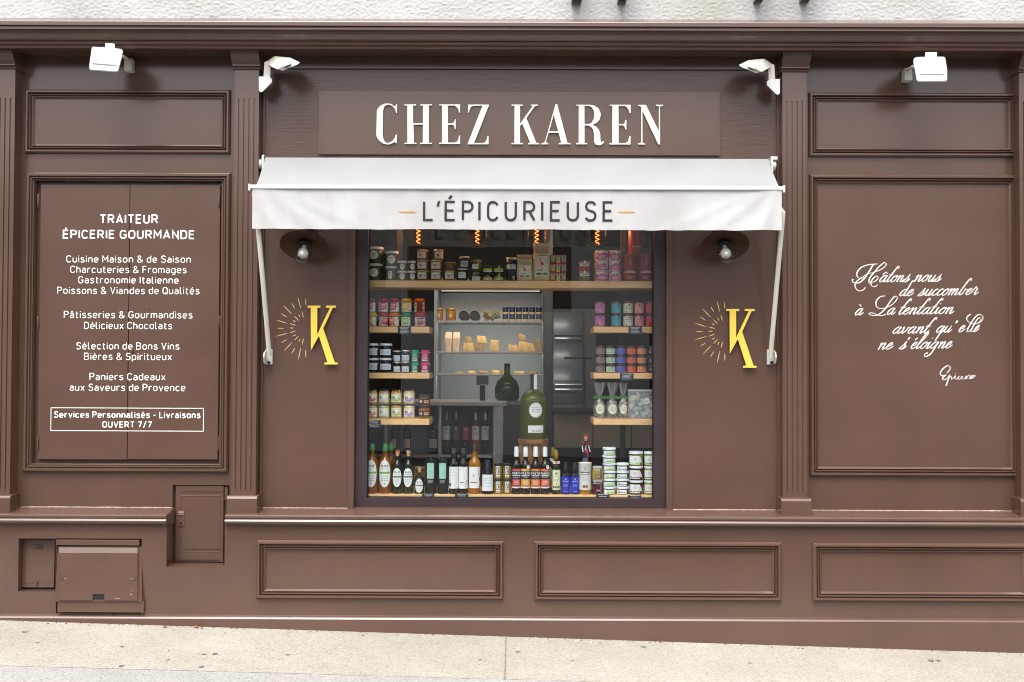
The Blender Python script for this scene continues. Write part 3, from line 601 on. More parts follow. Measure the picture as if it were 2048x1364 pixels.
# ================================================================== SIGN BOARD
sg = thing('shop_sign', (WX(1039, 311, 0), 0, WZ(1039, 311, 0)), 'long brown sign board with raised cream serif capitals above the white awning', 'sign')
x0, x1, z0, z1 = rect(638.5, 1438.5, 184.5, 311.5, 0)
m = M(); m.box(x0, x1, -.021, -.0085, z0, z1, PAINT); m.build('board', sg, bevel=.0015)
for px in (644, 773, 905, 1037, 1179, 1319, 1430):
    for py in (188.5 + px * .001, 306 + px * .001):
        m = M(); xx, zz_ = WX(px, py, 0), WZ(px, py, 0); m.prism([[(xx + .004 * math.cos(2 * math.pi * i / 10), zz_ + .004 * math.sin(2 * math.pi * i / 10)) for i in range(10)]], -.0222, -.021, P('#3a2820', .5)); m.build('screw', sg)
GA = (740, 190, 6.827); GB = (1010, 190, 6.206)
GL = [
 (GA, [[(370,125),(370,245),(358,245),(345,200),(315,158),(280,138),(245,132),(210,145),(188,175),(178,215),(173,550),(182,600),(205,640),(235,655),(270,650),(310,625),(340,580),(352,540),(366,540),(366,660),(352,655),(338,636),(310,655),(275,670),(235,674),(180,662),(130,627),(95,577),(86,545),(93,215),(108,180),(150,140),(200,118),(245,113),(290,122),(325,148),(340,155),(352,142),(360,125)]]),
 (GA, [[(470,127),(628,127),(628,143),(588,143),(590,387),(722,387),(722,143),(687,143),(687,127),(847,127),(847,143),(805,143),(803,652),(842,652),(842,668),(683,668),(683,652),(720,652),(722,403),(594,403),(596,652),(633,652),(633,668),(472,668),(472,652),(512,652),(508,143),(470,143)]]),
 (GA, [[(945,127),(1230,127),(1230,242),(1216,242),(1205,195),(1175,157),(1150,144),(1065,144),(1065,388),(1125,388),(1145,372),(1155,350),(1158,330),(1169,330),(1169,465),(1158,465),(1152,435),(1138,412),(1120,404),(1065,404),(1065,650),(1160,650),(1190,635),(1208,600),(1215,553),(1230,553),(1230,668),(945,668),(945,652),(983,652),(983,143),(945,143)]]),
 (GA, [[(1338,130),(1628,130),(1420,655),(1545,655),(1575,643),(1592,610),(1605,560),(1618,560),(1618,672),(1332,672),(1535,147),(1410,147),(1380,160),(1362,195),(1350,243),(1337,243)]]),
 (GB, [[(82,118),(222,118),(222,133),(187,133),(187,358),(345,133),(320,133),(320,118),(410,118),(410,133),(385,134),(362,150),(265,285),(388,592),(425,596),(425,611),(287,611),(287,596),(313,592),(213,352),(187,385),(187,596),(222,596),(222,611),(82,611),(82,596),(117,596),(117,133),(82,133)]]),
 (GB, [[(627,112),(648,112),(775,592),(812,596),(812,611),(667,611),(667,596),(698,592),(668,468),(540,468),(508,575),(515,590),(537,596),(537,611),(453,611),(453,597),(480,592),(498,572)], [(604,245),(547,452),(662,452)]]),
 (GB, [[(882,120),(1050,120),(1110,130),(1160,165),(1185,215),(1187,255),(1175,305),(1140,345),(1085,370),(1130,390),(1165,430),(1182,480),(1185,560),(1195,586),(1206,588),(1216,570),(1228,572),(1220,600),(1195,617),(1160,624),(1130,614),(1110,592),(1105,560),(1105,480),(1095,430),(1070,395),(1035,378),(987,376),(987,596),(1022,596),(1022,611),(882,611),(882,596),(915,596),(915,134),(882,134)], [(987,135),(1040,135),(1080,155),(1105,200),(1110,245),(1100,300),(1075,345),(1040,360),(987,360)]]),
 (GB, [[(1300,120),(1560,120),(1560,225),(1545,225),(1535,185),(1510,150),(1485,135),(1410,135),(1410,360),(1465,360),(1487,345),(1493,308),(1507,308),(1507,428),(1493,428),(1485,395),(1465,376),(1410,376),(1410,598),(1490,598),(1525,580),(1545,510),(1558,510),(1558,613),(1297,613),(1297,598),(1332,598),(1332,134),(1300,134)]]),
 (GB, [[(1652,121),(1750,121),(1910,450),(1910,140),(1873,135),(1873,120),(1963,120),(1960,135),(1925,140),(1925,612),(1903,612),(1706,195),(1706,590),(1720,600),(1740,602),(1740,614),(1652,614),(1652,602),(1690,590),(1690,150),(1675,137),(1652,135)]])]
SIGNL = surf('cream_sign_letter', (.80, .77, .66), (.83, .80, .69), 6, .45)
for (ox, oy, k), loops in GL:
    m = M(); m.prism([[(WX(ox + x / k, oy + y / k, -.034), WZ(ox + x / k, oy + y / k, -.034)) for x, y in lp] for lp in loops], -.034, -.0245, SIGNL); m.build('letter', sg, fix=True)
# ================================================================== K emblems
YEL = surf('yellow_letter_enamel', (.80, .56, .075), (.84, .60, .09), 8, .4); GOLD = surf('gold_leaf_paint', (.60, .38, .15), (.70, .47, .22), 30, .45)
KP = [(683,193),(915,193),(915,230),(857,231),(857,722),(1090,232),(1018,230),(1018,193),(1195,193),(1195,230),(1140,233),(967,607),(1175,1227),(1228,1230),(1228,1262),(990,1262),(990,1230),(1045,1222),(890,740),(745,1000),(740,231),(683,230)]
RAYS = [((505,40),(562,250)),((650,60),(650,190)),((395,150),(450,245)),((245,188),(402,352)),((198,333),(310,404)),((108,453),(318,518)),((128,605),(257,605)),((108,753),(325,693)),((203,872),(308,808)),((250,1020),(408,856)),((391,1065),(456,957)),((512,1178),(562,950)),((652,1140),(650,995)),((578,296),(609,412)),((520,352),(549,407)),((443,383),(524,467)),((416,458),(470,491)),((358,519),(474,551)),((358,600),(434,600)),((358,691),(474,649)),((413,749),(477,719)),((440,828),(524,743)),((521,852),(551,792)),((582,905),(611,788))]
for dx_, dy_, lb in ((0, 0, 'yellow letter K with gold rays on panel between left pilaster and window'), (838, 6.6, 'yellow letter K with gold rays on panel between window and right pilaster')):
    px = lambda x: 540 + x / 9.094 + dx_
    py = lambda y: 590 + y / 9.094 + dy_
    e = thing('wall_emblem', (WX(px(700), py(700), 0), 0, WZ(px(700), py(1262), 0)), lb, 'emblem', 'K emblems beside the shop window')
    m = M(); m.prism([[(WX(px(x), py(y), -.03), WZ(px(x), py(y), -.03)) for x, y in KP]], -.030, -.018, YEL); m.build('letter', e, fix=True)
    m = M()
    for (a, b) in RAYS:
        ribbon(m, [Vector((px(a[0] + (b[0] - a[0]) * t), -py(a[1] + (b[1] - a[1]) * t))) for t in (0, .25, .5, .75, 1)], lambda t, u: .35 + 1.35 * math.sin(math.pi * min(1, max(0, u))) ** .7, lambda p, l: tuple(W(p.x, -p.y, -.0015)), GOLD)
    m.build('sunburst', e)
# ================================================================== METER CABINETS in the base wall
# small one, far left
x0, x1, z0, z1 = rect(46, 110, 1078.5, 1176, -.062)
c = thing('meter_cabinet', ((x0 + x1) / 2, -.06, z0), 'small narrow brown metal cabinet door sunk in the base wall, far left', 'cabinet')
m = M(); m.hull([(x, y, z) for x in (x0, x1) for y, z in ((-.075, z0 + .006), (-.062, z0 + .006), (-.062, z1), (-.066, z1))], PAINT); m.build('door', c, bevel=.002)
m = M(); m.box(x0 - .002, x1, -.0595, -.0585, z0 - .012, z0 + .006, DARK); m.build('gap', c)
m = M(); xm = (x0 + x1) / 2
for a, b, z in ((xm - .024, xm + .024, z1 - .034), (xm - .021, xm + .021, z1 - .043), (xm - .024, xm + .024, z1 - .052), (x0 + .02, xm - .02, z0 + .03), (xm + .02, x1 - .012, z0 + .03), (xm - .024, xm + .024, z0 + .045)):
    m.box(a, b, -.0765, -.066, z, z + .003, PAINT)
m.build('embossing', c)
m = M(); m.tube([(xm + .004, -.079, z0 + .04), (xm - .004, -.08, z0 + .03), (xm - .005, -.08, z0 + .022), (xm + .002, -.079, z0 + .018)], .0022, P('#3a2a24', .4)); m.build('latch', c)
# sloping meter box
Xa, Xb = WX(113.5, 1150, BH), WX(282, 1150, BH)
c = thing('meter_cabinet', ((Xa + Xb) / 2, -.1, WZ(197, 1226, -.16)), 'wide sloping brown meter box with hinged lid beside the small cabinet', 'cabinet')
zz = lambda py, y: WZ(197, py, y)
m = M(); m.sweep(WX(115, 1085, -.1), WX(281, 1085, -.1), [(-.05, zz(1079, -.12)), (-.118, zz(1079.5, -.118)), (-.122, zz(1081, -.122)), (-.122, zz(1090.5, -.122)), (-.05, zz(1091, -.12))], PAINT); m.build('hood', c, fix=True)
m = M(); yb1, yb2 = -.125, -.148
m.hull([(Xa, -.06, zz(1092, -.1)), (Xb, -.06, zz(1092, -.1)), (Xa, -.112, zz(1092.5, -.11)), (Xb, -.112, zz(1092.5, -.11)), (WX(110.5, 1203, yb2), yb2, zz(1203.5, yb2)), (WX(283.5, 1203, yb2), yb2, zz(1203.5, yb2)), (WX(110.5, 1203, yb2), -.06, zz(1203.5, yb2)), (WX(283.5, 1203, yb2), -.06, zz(1203.5, yb2))], PAINT); m.build('casing', c)
m = M(); m.hull([(WX(111, 1215, -.165), y, zz(p, -.165)) for y in (-.06, -.141) for p in (1203.8, 1227)] + [(WX(284.5, 1215, -.165), y, zz(p, -.165)) for y in (-.06, -.141) for p in (1203.8, 1227)], PAINT); m.build('base', c, bevel=.002)
def lid_y(py): return -.130 - .024 * (py - 1106) / (1203 - 1106)
xa, xb = 118.5, 275
m = M(); hx0, hx1 = WX(197 - 12, 1194, lid_y(1194)), WX(197 + 12, 1194, lid_y(1194))
def lp(px, py, dy=0): return (WX(px, py, lid_y(py)), lid_y(py) - dy, zz(py, lid_y(py)))
hull = lambda a, b, p, q: m.hull([lp(x, y, d) for x in (a, b) for y in (p, q) for d in (0, -.014)], PAINT)
hull(xa, 185.5, 1106, 1201); hull(208.5, xb, 1106, 1201); hull(185.5, 208.5, 1106, 1188.5)
m.hull([lp(xa, 1106), lp(xb, 1106), lp(xa, 1106, -.014), lp(xb, 1106, -.014), (WX(xa, 1095, -.116), -.116, zz(1095, -.116)), (WX(xb, 1095, -.116), -.116, zz(1095, -.116)), (WX(xa, 1095, -.116), -.105, zz(1095, -.116)), (WX(xb, 1095, -.116), -.105, zz(1095, -.116))], PAINT)
lid = m.build('lid', c)
m = M(); m.hull([lp(px, py, d) for px in (185.6, 208.4) for py in (1188, 1199) for d in (-.0045, -.006)], DARK); m.build('slot', c)
for px in (123, 269.5):
    m = M(); p = lp(px, 1157)
    for rr, d, mt in ((.0125, .002, PAINT), (.008, .0034, P('#2a1e1a', .4)), (.004, .0045, P('#8a7a70', .35))):
        m.prism([[(p[0] + rr * math.cos(2 * math.pi * i / 14), p[2] + rr * math.sin(2 * math.pi * i / 14)) for i in range(14)]], p[1] - d, p[1] + .01, mt)
    m.build('lock', c)
m = M()
for a, b, p, q in ((195, 211, 1106.5, 1122), ): m.hull([lp(x, y, d) for x in (a, b) for y in (p, q) for d in (.0015, -.002)], PAINT)
for a, b, p in ((128, 134, 1157), (260, 265, 1157), (230, 240, 1196), (260, 265, 1188), (262, 264, 1181)): m.hull([lp(x, y, d) for x in (a, b) for y in (p, p + 1) for d in (.0015, -.002)], P('#9a8880', .5))
m.build('embossing', c)
# tall one below the second pilaster
x0, x1, z0, z1 = rect(350, 446, 972, 1124, .0)
c = thing('meter_cabinet', ((x0 + x1) / 2, .02, z0), 'tall brown metal cabinet door in a deep recess below the left fluted pilaster', 'cabinet')
m = M(); m.box(x0, x1, .008, .028, z0, z1, PAINT); d = m.build('door', c, bevel=.0025)
m = M(); m.frame(x0 + .030, x1 - .018, z0 + .06, z1 - .06, .008, [(0, 0), (.001, .0016), (.003, .0016), (.004, 0)], PAINT)
for a, b, z, t in ((362, 444, 982, 1.2), (368, 438, 1097, 1.2), (354, 449, 1118, 2)): m.box(WX(a, z, 0), WX(b, z, 0), .004, .008, WZ(a, z + t, 0), WZ(a, z, 0), PAINT)
m.build('embossing', c)
m = M(); q = rect(355.5, 368, 1041, 1052, 0); m.box(q[0], q[1], .003, .008, q[2], q[3], PAINT); m.prism([[((q[0] + q[1]) / 2 + .007 * math.cos(2 * math.pi * i / 14), (q[2] + q[3]) / 2 + .007 * math.sin(2 * math.pi * i / 14)) for i in range(14)]], .0015, .003, P('#1c1412', .4))
q = rect(355.5, 368, 1021, 1031, 0); m.box(q[0], q[1], .0045, .008, q[2], q[3], PAINT)
for z in (1022, 1025, 1028): m.box(q[0] + .002, q[1] - .002, .0035, .0045, WZ(360, z + 1, 0), WZ(360, z, 0), P('#a89890', .5))
m.build('lock', c)
m = M(); m.box(WX(449, 985, 0), WX(455, 985, 0), .004, .02, WZ(450, 1000, 0), WZ(450, 975, 0), PAINT); m.box(WX(440, 1120, 0), WX(447, 1120, 0), -.002, .012, WZ(440, 1124, 0), WZ(440, 1118, 0), PAINT); m.build('hinge', c)
# ================================================================== SHOP WINDOW
sw = thing('shop_window', (WX(1021, 740, .05), .05, WINH[2]), 'large square shop window in dark aubergine frame filled with jars and bottles', 'window')
fx0, fx1, fz0, fz1 = WINH; gx0, gx1 = WX(735.5, 730, .045), WX(1307, 730, .045); gz0 = WZ(1021, 996.5, .045)
m = M(); m.wall(fx0 + .001, fx1 - .001, fz0 + .001, fz1 - .001, .03, .10, [(gx0, gx1, gz0, fz1 - .08, None)], FRAMEP); m.build('frame', sw, bevel=.003)
m = M(); m.wall(gx0 - .0005, gx1 + .0005, gz0 - .0005, fz1 - .0795, .062, .075, [(gx0 + .005, gx1 - .005, gz0 + .005, fz1 - .09, None)], P('#0d0b0c', .5)); m.build('gasket', sw)
m = M(); m.box(gx0 - .008, gx1 + .008, .077, .083, gz0 - .008, fz1 - .072, PANE); m.build('pane', sw)
# ================================================================== AWNING
YB = -.36                                   # plane of the front bar
aw = thing('awning', (WX(1034, 317, -.05), 0, WZ(1034, 330, -.05)), 'white fabric drop-arm awning with dark lettering on its valance over the shop window', 'awning')
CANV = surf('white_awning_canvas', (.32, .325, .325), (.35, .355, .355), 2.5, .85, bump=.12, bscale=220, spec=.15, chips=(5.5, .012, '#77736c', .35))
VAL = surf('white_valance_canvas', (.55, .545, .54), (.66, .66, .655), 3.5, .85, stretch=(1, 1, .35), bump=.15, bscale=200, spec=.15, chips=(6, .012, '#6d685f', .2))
for mt in (CANV, VAL):                      # thin cloth lets some daylight through
    n_, l_ = nodes(mt); b_ = n_['Principled BSDF']; tr = n_.new('ShaderNodeBsdfTranslucent'); tr.inputs[0].default_value = (.75, .72, .66, 1); ms = n_.new('ShaderNodeMixShader'); ms.inputs[0].default_value = .24
    l_.new(b_.outputs[0], ms.inputs[1]); l_.new(tr.outputs[0], ms.inputs[2]); l_.new(ms.outputs[0], n_['Material Output'].inputs[0])
tx0, tx1 = WX(531, 317, -.09), WX(1536, 317, -.09); tz = WZ(1034, 316.5, -.09)
bx0, bx1 = WX(505.5, 374, YB), WX(1562.5, 374, YB); bz = WZ(1034, 374, YB)
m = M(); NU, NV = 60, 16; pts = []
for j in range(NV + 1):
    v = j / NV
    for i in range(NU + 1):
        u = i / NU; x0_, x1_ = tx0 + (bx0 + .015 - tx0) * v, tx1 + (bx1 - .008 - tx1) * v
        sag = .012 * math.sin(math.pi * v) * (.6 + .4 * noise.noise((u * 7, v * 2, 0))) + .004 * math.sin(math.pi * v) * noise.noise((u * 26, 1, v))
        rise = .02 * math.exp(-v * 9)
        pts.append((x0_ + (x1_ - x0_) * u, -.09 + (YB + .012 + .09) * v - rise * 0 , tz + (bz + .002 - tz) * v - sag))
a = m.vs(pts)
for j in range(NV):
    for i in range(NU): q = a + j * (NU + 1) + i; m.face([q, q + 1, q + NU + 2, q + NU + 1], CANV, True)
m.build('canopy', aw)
# roller
m = M(); m.tube([(tx0 - .03, -.055, tz - .035), (tx1 + .03, -.055, tz - .035)], .034, CANV, 24); m.build('roller', aw)
for px, sx in ((529, -1), (1541, 1)):
    m = M(); X = WX(px, 325, -.06); m.box(X - .006, X + .006, -.105, .0, tz - .085, tz + .012, WHITE); m.lathe(0, 0, 0, [(0, 0)], WHITE)
    m.tube([(X + sx * .008, -.055, tz - .035), (X + sx * .03, -.055, tz - .035)], .030, WHITE, 18); m.tube([(X + sx * .03, -.055, tz - .035), (X + sx * .034, -.055, tz - .035)], .018, P('#4a5258', .4, .6), 18); m.box(X - .004, X + .03 * max(sx, 0) + .006, -.09, .0, tz - .004, tz + .016, WHITE)
    m.build('end_bracket', aw, bevel=.002)
m = M(); x0, x1 = WX(500, 375, YB), WX(1567, 377, YB); z0_, z1_ = WZ(1034, 380, YB), WZ(1034, 371.5, YB)
m.box(x0, x1, YB - .016, YB + .016, z0_, z1_, WHITE); m.build('front_bar', aw, bevel=.006)
for px in (500, 1567):
    X = WX(px, 378, YB); m = M(); m.box(X - .006, X + .006, YB - .019, YB + .019, z0_ - .012, z1_ + .004, WHITE); m.build('end_cap', aw, bevel=.003)
vz1, vz0 = z0_ + .002, WZ(1034, 459.5, YB)
vx0, vx1 = WX(505, 420, YB), WX(1563, 420, YB)
def sst(a, b, x): t = min(1, max(0, (x - a) / (b - a))); return t * t * (3 - 2 * t)
def fold(x, z):
    v = (vz1 - z) / (vz1 - vz0); e0, e1 = x - vx0, vx1 - x
    d = .005 * noise.noise((x * 2.2, z * 1.5, 0)) * v + (.0035 * noise.noise((x * 9, z * 4, 3)) + .0018 * noise.noise((x * 24, z * 9, 6)) + .0012 * noise.noise((x * 50, z * 50, 2))) * sst(.0, .3, v)
    for e, s_, am in ((e0, 1, .013), (e1, -1, .015)):          # diagonal drag folds from the top corners
        for k, (o, wd) in enumerate(((.10, .045), (.30, .06), (.50, .07))):
            c_ = e - o * (.25 + 1.1 * v) ; d += am * (1 - .25 * k) * math.exp(-(c_ / wd) ** 2) * math.exp(-e / .5) * (.35 + .65 * v)
    d += .003 * math.exp(-v * 6) * noise.noise((x * 9, 7, 0))
    return YB - .004 - d
m = M(); NU, NV = 260, 18; pts = []
for j in range(NV + 1):
    for i in range(NU + 1):
        x = vx0 + (vx1 - vx0) * i / NU; wob = .004 * noise.noise((x * 3, 5, 0)) + .0025 * noise.noise((x * 12, 9, 0)); z = vz1 + (vz0 + wob - vz1) * j / NV
        pts.append((x, fold(x, z), z))
a = m.vs(pts)
for j in range(NV):
    for i in range(NU): q = a + j * (NU + 1) + i; m.face([q, q + NU + 1, q + NU + 2, q + 1], VAL, True)
vo = m.build('valance', aw)
m = M(); INK = P('#2c282a', .8); ORA = P('#c98a2a', .7)
vfn = lambda p, l: (p.x, fold(p.x, p.y) - .0022 - l, p.y)
def dense(pts, st=.012):
    o = [Vector(pts[0])]
    for p in pts[1:]:
        p = Vector(p); k = max(1, int((p - o[-1]).length / st)); q = o[-1].copy()
        o += [q + (p - q) * (i + 1) / k for i in range(k)]
    return o
zb0, zb1 = WZ(1034, 443.2, YB), WZ(1034, 402, YB); ww = 4.9 * S(YB)
for ch, a, b in (('L', 846, 868), ("'", 873, 880), ('É', 889, 912), ('P', 923.5, 947), ('I', 956.5, 961.5), ('C', 973.7, 997.4), ('U', 1009, 1034), ('R', 1046.4, 1071), ('I', 1081.8, 1086.8), ('E', 1099.5, 1122), ('U', 1133, 1158), ('S', 1169, 1193), ('E', 1204.7, 1227)):
    xa, xb = WX(a, 422, YB) + ww / 2, WX(b, 422, YB) - ww / 2; gw = max(GLY[ch][0], 1e-3); 
    for j, st in enumerate(GLY[ch][1]):
        mstroke(m, dense([(xa + p[0] / gw * (xb - xa) if gw > .01 else (xa + xb) / 2, zb0 + ww / 2 + p[1] * (zb1 - zb0 - ww)) for p in st]), ww, vfn, INK, .0001 * j)
m.build('lettering', vo)
m = M()
for a, b in ((796.7, 834.4), (1233, 1271)):
    ribbon(m, [Vector((WX(a + (b - a) * t / 10, 424.3, YB), WZ(a, 424.3, YB))) for t in range(11)], lambda t, u: (.4 + 2.4 * math.sin(math.pi * min(1, max(0, u)))) * S(YB), vfn, ORA)
m.build('dash_ornament', vo)
for sx, (bpx, bpz), (tpx, tpy), y2 in ((-1, (539, 712), (516, 450), YB), (1, (1541, 712), (1565.5, 432), YB)):
    b0 = W(bpx, bpz, -.06); t0 = W(tpx, tpy, y2 + .03); m = M()
    pts = [b0, b0 + (t0 - b0) * .5, t0]
    if sx > 0: pts += [t0 + Vector((.0, -.005, .02)), t0 + Vector((-.012, -.008, .036)), W(1556, 422, y2 + .02), W(1550, 416, y2 + .01)]
    else: pts += [t0 + Vector((-.006, 0, .1)), W(508, 385, y2 + .005)]
    m.tube(pts, .0145, CREAMP, 14); m.build('arm', aw)
    m = M(); c0 = W(bpx - sx * 1 + (-1 if sx < 0 else 1), 715, 0)
    m.box(c0.x - .024, c0.x + .020, -.012, .0, WZ(bpx, 729, 0), WZ(bpx, 699, 0), WHITE)
    xo = c0.x + (-.022 if sx < 0 else .012)
    m.hull([(xo + dx, y, z) for dx in (0, .008) for y, z in ((-.012, WZ(bpx, 728, 0)), (-.012, WZ(bpx, 700, 0)), (-.06, WZ(bpx, 705, 0)), (-.075, WZ(bpx, 714, 0)), (-.055, WZ(bpx, 727, 0)))], CREAMP)
    m.build('arm_bracket', aw, bevel=.002)
    m = M(); z9 = WZ(bpx, 725, 0); m.tube([(c0.x + .002, -.012, z9), (c0.x + .002, -.03, z9)], .009, P('#15110f', .4), 14); m.build('knob', aw)
# ================================================================== WALL LAMPS
SHADE = surf('brown_enamel_shade', (.042, .019, .011), (.054, .025, .015), 6, .5, spec=.25); INSH = P('#3a2118', .4)
GREYB = surf('lamp_bulb_opal', '#a8a5a2', '#bcb9b5', 4, .25)
for px, lb, ex in ((609, 'brown saucer wall lamp with clear glass jar above the left yellow K', 2), (1449, 'brown saucer wall lamp with clear glass jar above the right yellow K', 2)):
    cy_ = -.20; p0 = W(px, 490, cy_); tilt = R(33)
    L_ = thing('wall_lamp', p0, lb, 'lamp', 'saucer lamps beside the shop window')
    RX = Matrix.Rotation(tilt if False else -tilt, 3, 'X')
    def put(mb): mb.v = [tuple(p0 + RX @ Vector(v)) for v in mb.v]; return mb
    m = M(); m.lathe(0, 0, 0, [(.0, .052), (.03, .05), (.045, .03), (.144, -.004), (.1465, -.009), (.143, -.007), (.05, .018), (.02, .03), (0, .03)], SHADE, 48); put(m).build('shade', L_)
    m = M(); m.lathe(0, 0, 0, [(0, .03), (.034, .03), (.036, .02), (.036, .0), (.03, -.002), (0, -.002)], DARK, 24); put(m).build('socket', L_)
    m = M(); m.lathe(0, 0, 0, [(.047, .012), (.0485, .0), (.0485, -.085), (.045, -.11), (.036, -.128), (.02, -.139), (0, -.142)], CLEAR, 32); put(m).build('glass_jar', L_)
    m = M(); m.lathe(0, 0, 0, [(0, -.004), (.012, -.006), (.014, -.024), (.018, -.034), (.028, -.048), (.0315, -.064), (.028, -.082), (.016, -.094), (0, -.098)], GREYB, 24); put(m).build('bulb', L_)
    m = M(); top = p0 + RX @ Vector((0, 0, .05)); m.tube([top, top + Vector((0, .02, .06)), top + Vector((0, .08, .09)), Vector((top.x, -.01, top.z + .07))], .010, SHADE, 10)
    m.tube([(top.x, -.012, top.z + .07), (top.x, .0, top.z + .07)], .04, SHADE, 20); m.build('arm', L_)
# ================================================================== FLOODLIGHTS
LENS = P('#7a766c', .25); SLOT = P('#2a2a2c', .6)
def flood_outer(mir, dy, rot, lb):
    X = (lambda x: 2073 - x) if mir else (lambda x: x)
    Y0 = -.34
    pts = [(186, 93.5), (243, 97.5), (246, 103), (245, 112), (236.5, 144), (231, 145), (181, 141), (178.2, 138), (179, 128), (183.5, 96)]
    if mir: pts = [(182.5, 96), (186, 94), (240, 94.5), (245.5, 97.5), (246.5, 105), (240, 141), (236.5, 145), (182, 144.5), (178.2, 142), (178.5, 120)]
    c = W(X(212), 120 + dy, Y0); fl = thing('floodlight', c, lb, 'floodlight', 'white floodlights under the cornice')
    def w3(px, py, off): # tilted plate: top leans back
        y = Y0 + (145 - py) / 50 * .03 + off; return tuple(W(X(px), py + dy, y))
    m = M(); cxp, cyp = 212, 120
    m.hull([w3(px, py, 0) for px, py in pts] + [w3(cxp + (px - cxp) * .97, cyp + (py - cyp) * .95, .06) for px, py in pts] + [w3(cxp + (px - cxp) * .93, cyp + (py - cyp) * .9, -.008) for px, py in pts], WHITE)
    hd = m.build('head', fl, bevel=.004)
    m = M()
    for k in range(14):
        a = 185.5 + k * 3.45; b = 126 + (k * .27 if not mir else 0) + (2 if mir else 0); m.hull([w3(a + dx, b + dz, o) for dx in (0, 2.3) for dz in (0, 2.8) for o in (-.0098, 0)], SLOT)
    m.build('vent', hd)
    m = M(); m.hull([w3(px, py, o) for px, py in (((211, 86), (229, 87.5), (230, 97), (210, 96)) if not mir else ((199, 85), (222, 85), (223, 95), (199, 95))) for o in (.005, .05)], WHITE); m.build('sensor', fl, bevel=.003)
    a = W(X(244), 112 + dy, Y0 + .05); b = W(X(258), 121 + dy, -.05)
    m = M(); m.tube([a, (a + b) / 2, b], .010, CREAMP, 10); m.build('arm', fl)
    m = M(); q0, q1 = sorted((WX(X(250.5), 130, -.04), WX(X(265.5), 130, -.04))); m.box(q0, q1, -.06, .0, WZ(X(258), 143 + dy, -.04), WZ(X(258), 118 + dy, -.04), CREAMP); m.build('mount', fl, bevel=.003)
flood_outer(False, 0, 0, 'white floodlight above the shutter, tilted head with vents, left end of the row')
flood_outer(True, 19.5, 0, 'white floodlight above the quotation panel, right end of the row')
def flood_inner(mir, dy, lb):
    X = (lambda x: 2077.5 - x) if mir else (lambda x: x)
    c = W(X(545), 150 + dy, -.15); fl = thing('floodlight', c, lb, 'floodlight', 'white floodlights under the cornice')
    w3 = lambda px, py, y: tuple(W(X(px), py + dy, y))
    m = M(); m.hull([w3(px, py, y) for px, py in ((517.5, 153), (538, 153), (544, 158), (544, 165), (526, 183), (521, 185), (517.5, 181)) for y in (-.10, -.15)], WHITE); m.build('mount', fl, bevel=.003)
    m = M(); m.hull([w3(px, py, y) for px, py in ((527, 153), (540.5, 154), (541.5, 133), (537, 122), (529, 124)) for y in (-.11, -.145)], CREAMP); m.build('arm', fl, bevel=.003)
    # head: white back cover on top, lens face turned down to the front
    top = [(533, 121), (549, 112.5), (577, 116), (599.5, 124.5), (598, 128)]
    m = M(); m.hull([w3(534, 121, -.12), w3(549, 112, -.17), w3(580, 115, -.20), w3(600, 125, -.24), w3(597, 128, -.27), w3(565.5, 141.5, -.30), w3(552, 138, -.26), w3(535, 129, -.16), w3(560, 134, -.10), w3(590, 122, -.12)], CREAMP); h = m.build('head', fl, bevel=.004)
    m = M(); m.hull([w3(565, 129.5, -.305), w3(580, 122.5, -.285), w3(583, 127, -.289), w3(569, 133, -.309), w3(566, 130, -.25), w3(582, 125, -.25)], LENS); m.build('lens', h)
    m = M()
    for k in range(6): m.hull([w3(553 + k * 2.6 + dx, 135.3 - k * 1.0 + dz, o) for dx, dz in ((0, 0), (1.2, 0), (3.6, 3.4), (2.6, 3.4)) for o in (-.31, -.27)], P('#8c877a', .6))
    m.build('vent', h)
flood_inner(False, 0, 'cream floodlight with lens face turned right, fixed to the left pilaster side')
flood_inner(True, 5, 'cream floodlight with lens face turned left, fixed to the right pilaster side')
# ================================================================== HOUSE ACROSS THE STREET (mirrored in the glass)
YH = -13.0; zg = gz(0, YH)
h = thing('opposite_house', (0, YH, zg), 'pale rendered low house standing across the street', 'house')
HW = surf('pale_house_render', (.66, .67, .68), (.74, .75, .76), 2, .95); HG = P('#15171a', .15)
m = M(); hs_ = []
for x in (-9.5, -6.6, -3.4, 2.6, 5.8, 9): hs_ += [(x, x + 1.2, zg + 1.0, zg + 2.6, YH - .12), (x + .3, x + .9, zg + 3.2, zg + 3.9, YH - .12)]
hs_.append((-2.1, 1.1, zg + 2.75, zg + 4.2, YH - .12))
m2 = M(); m2.wall(-14, 14, zg - 1, zg + 5.4, 0, .3, [(a_, b_, c_, d_, .12) for a_, b_, c_, d_, _ in hs_], HW)
m2.v = [(x, YH - y, z) for x, y, z in m2.v]; m2.build('wall', h, fix=True)
for q in hs_: m = M(); m.box(q[0] + .02, q[1] - .02, YH - .115, YH - .10, q[2] + .02, q[3] - .02, HG); m.build('window', h)
m = M(); m.hull([(x, y, z) for x in (-14.3, 14.3) for y, z in ((YH + .3, zg + 5.37), (YH + .3, zg + 5.46), (YH - 4, zg + 6.1), (YH - 8.5, zg + 5.4))], P('#8a5a48', .9)); m.build('roof', h)
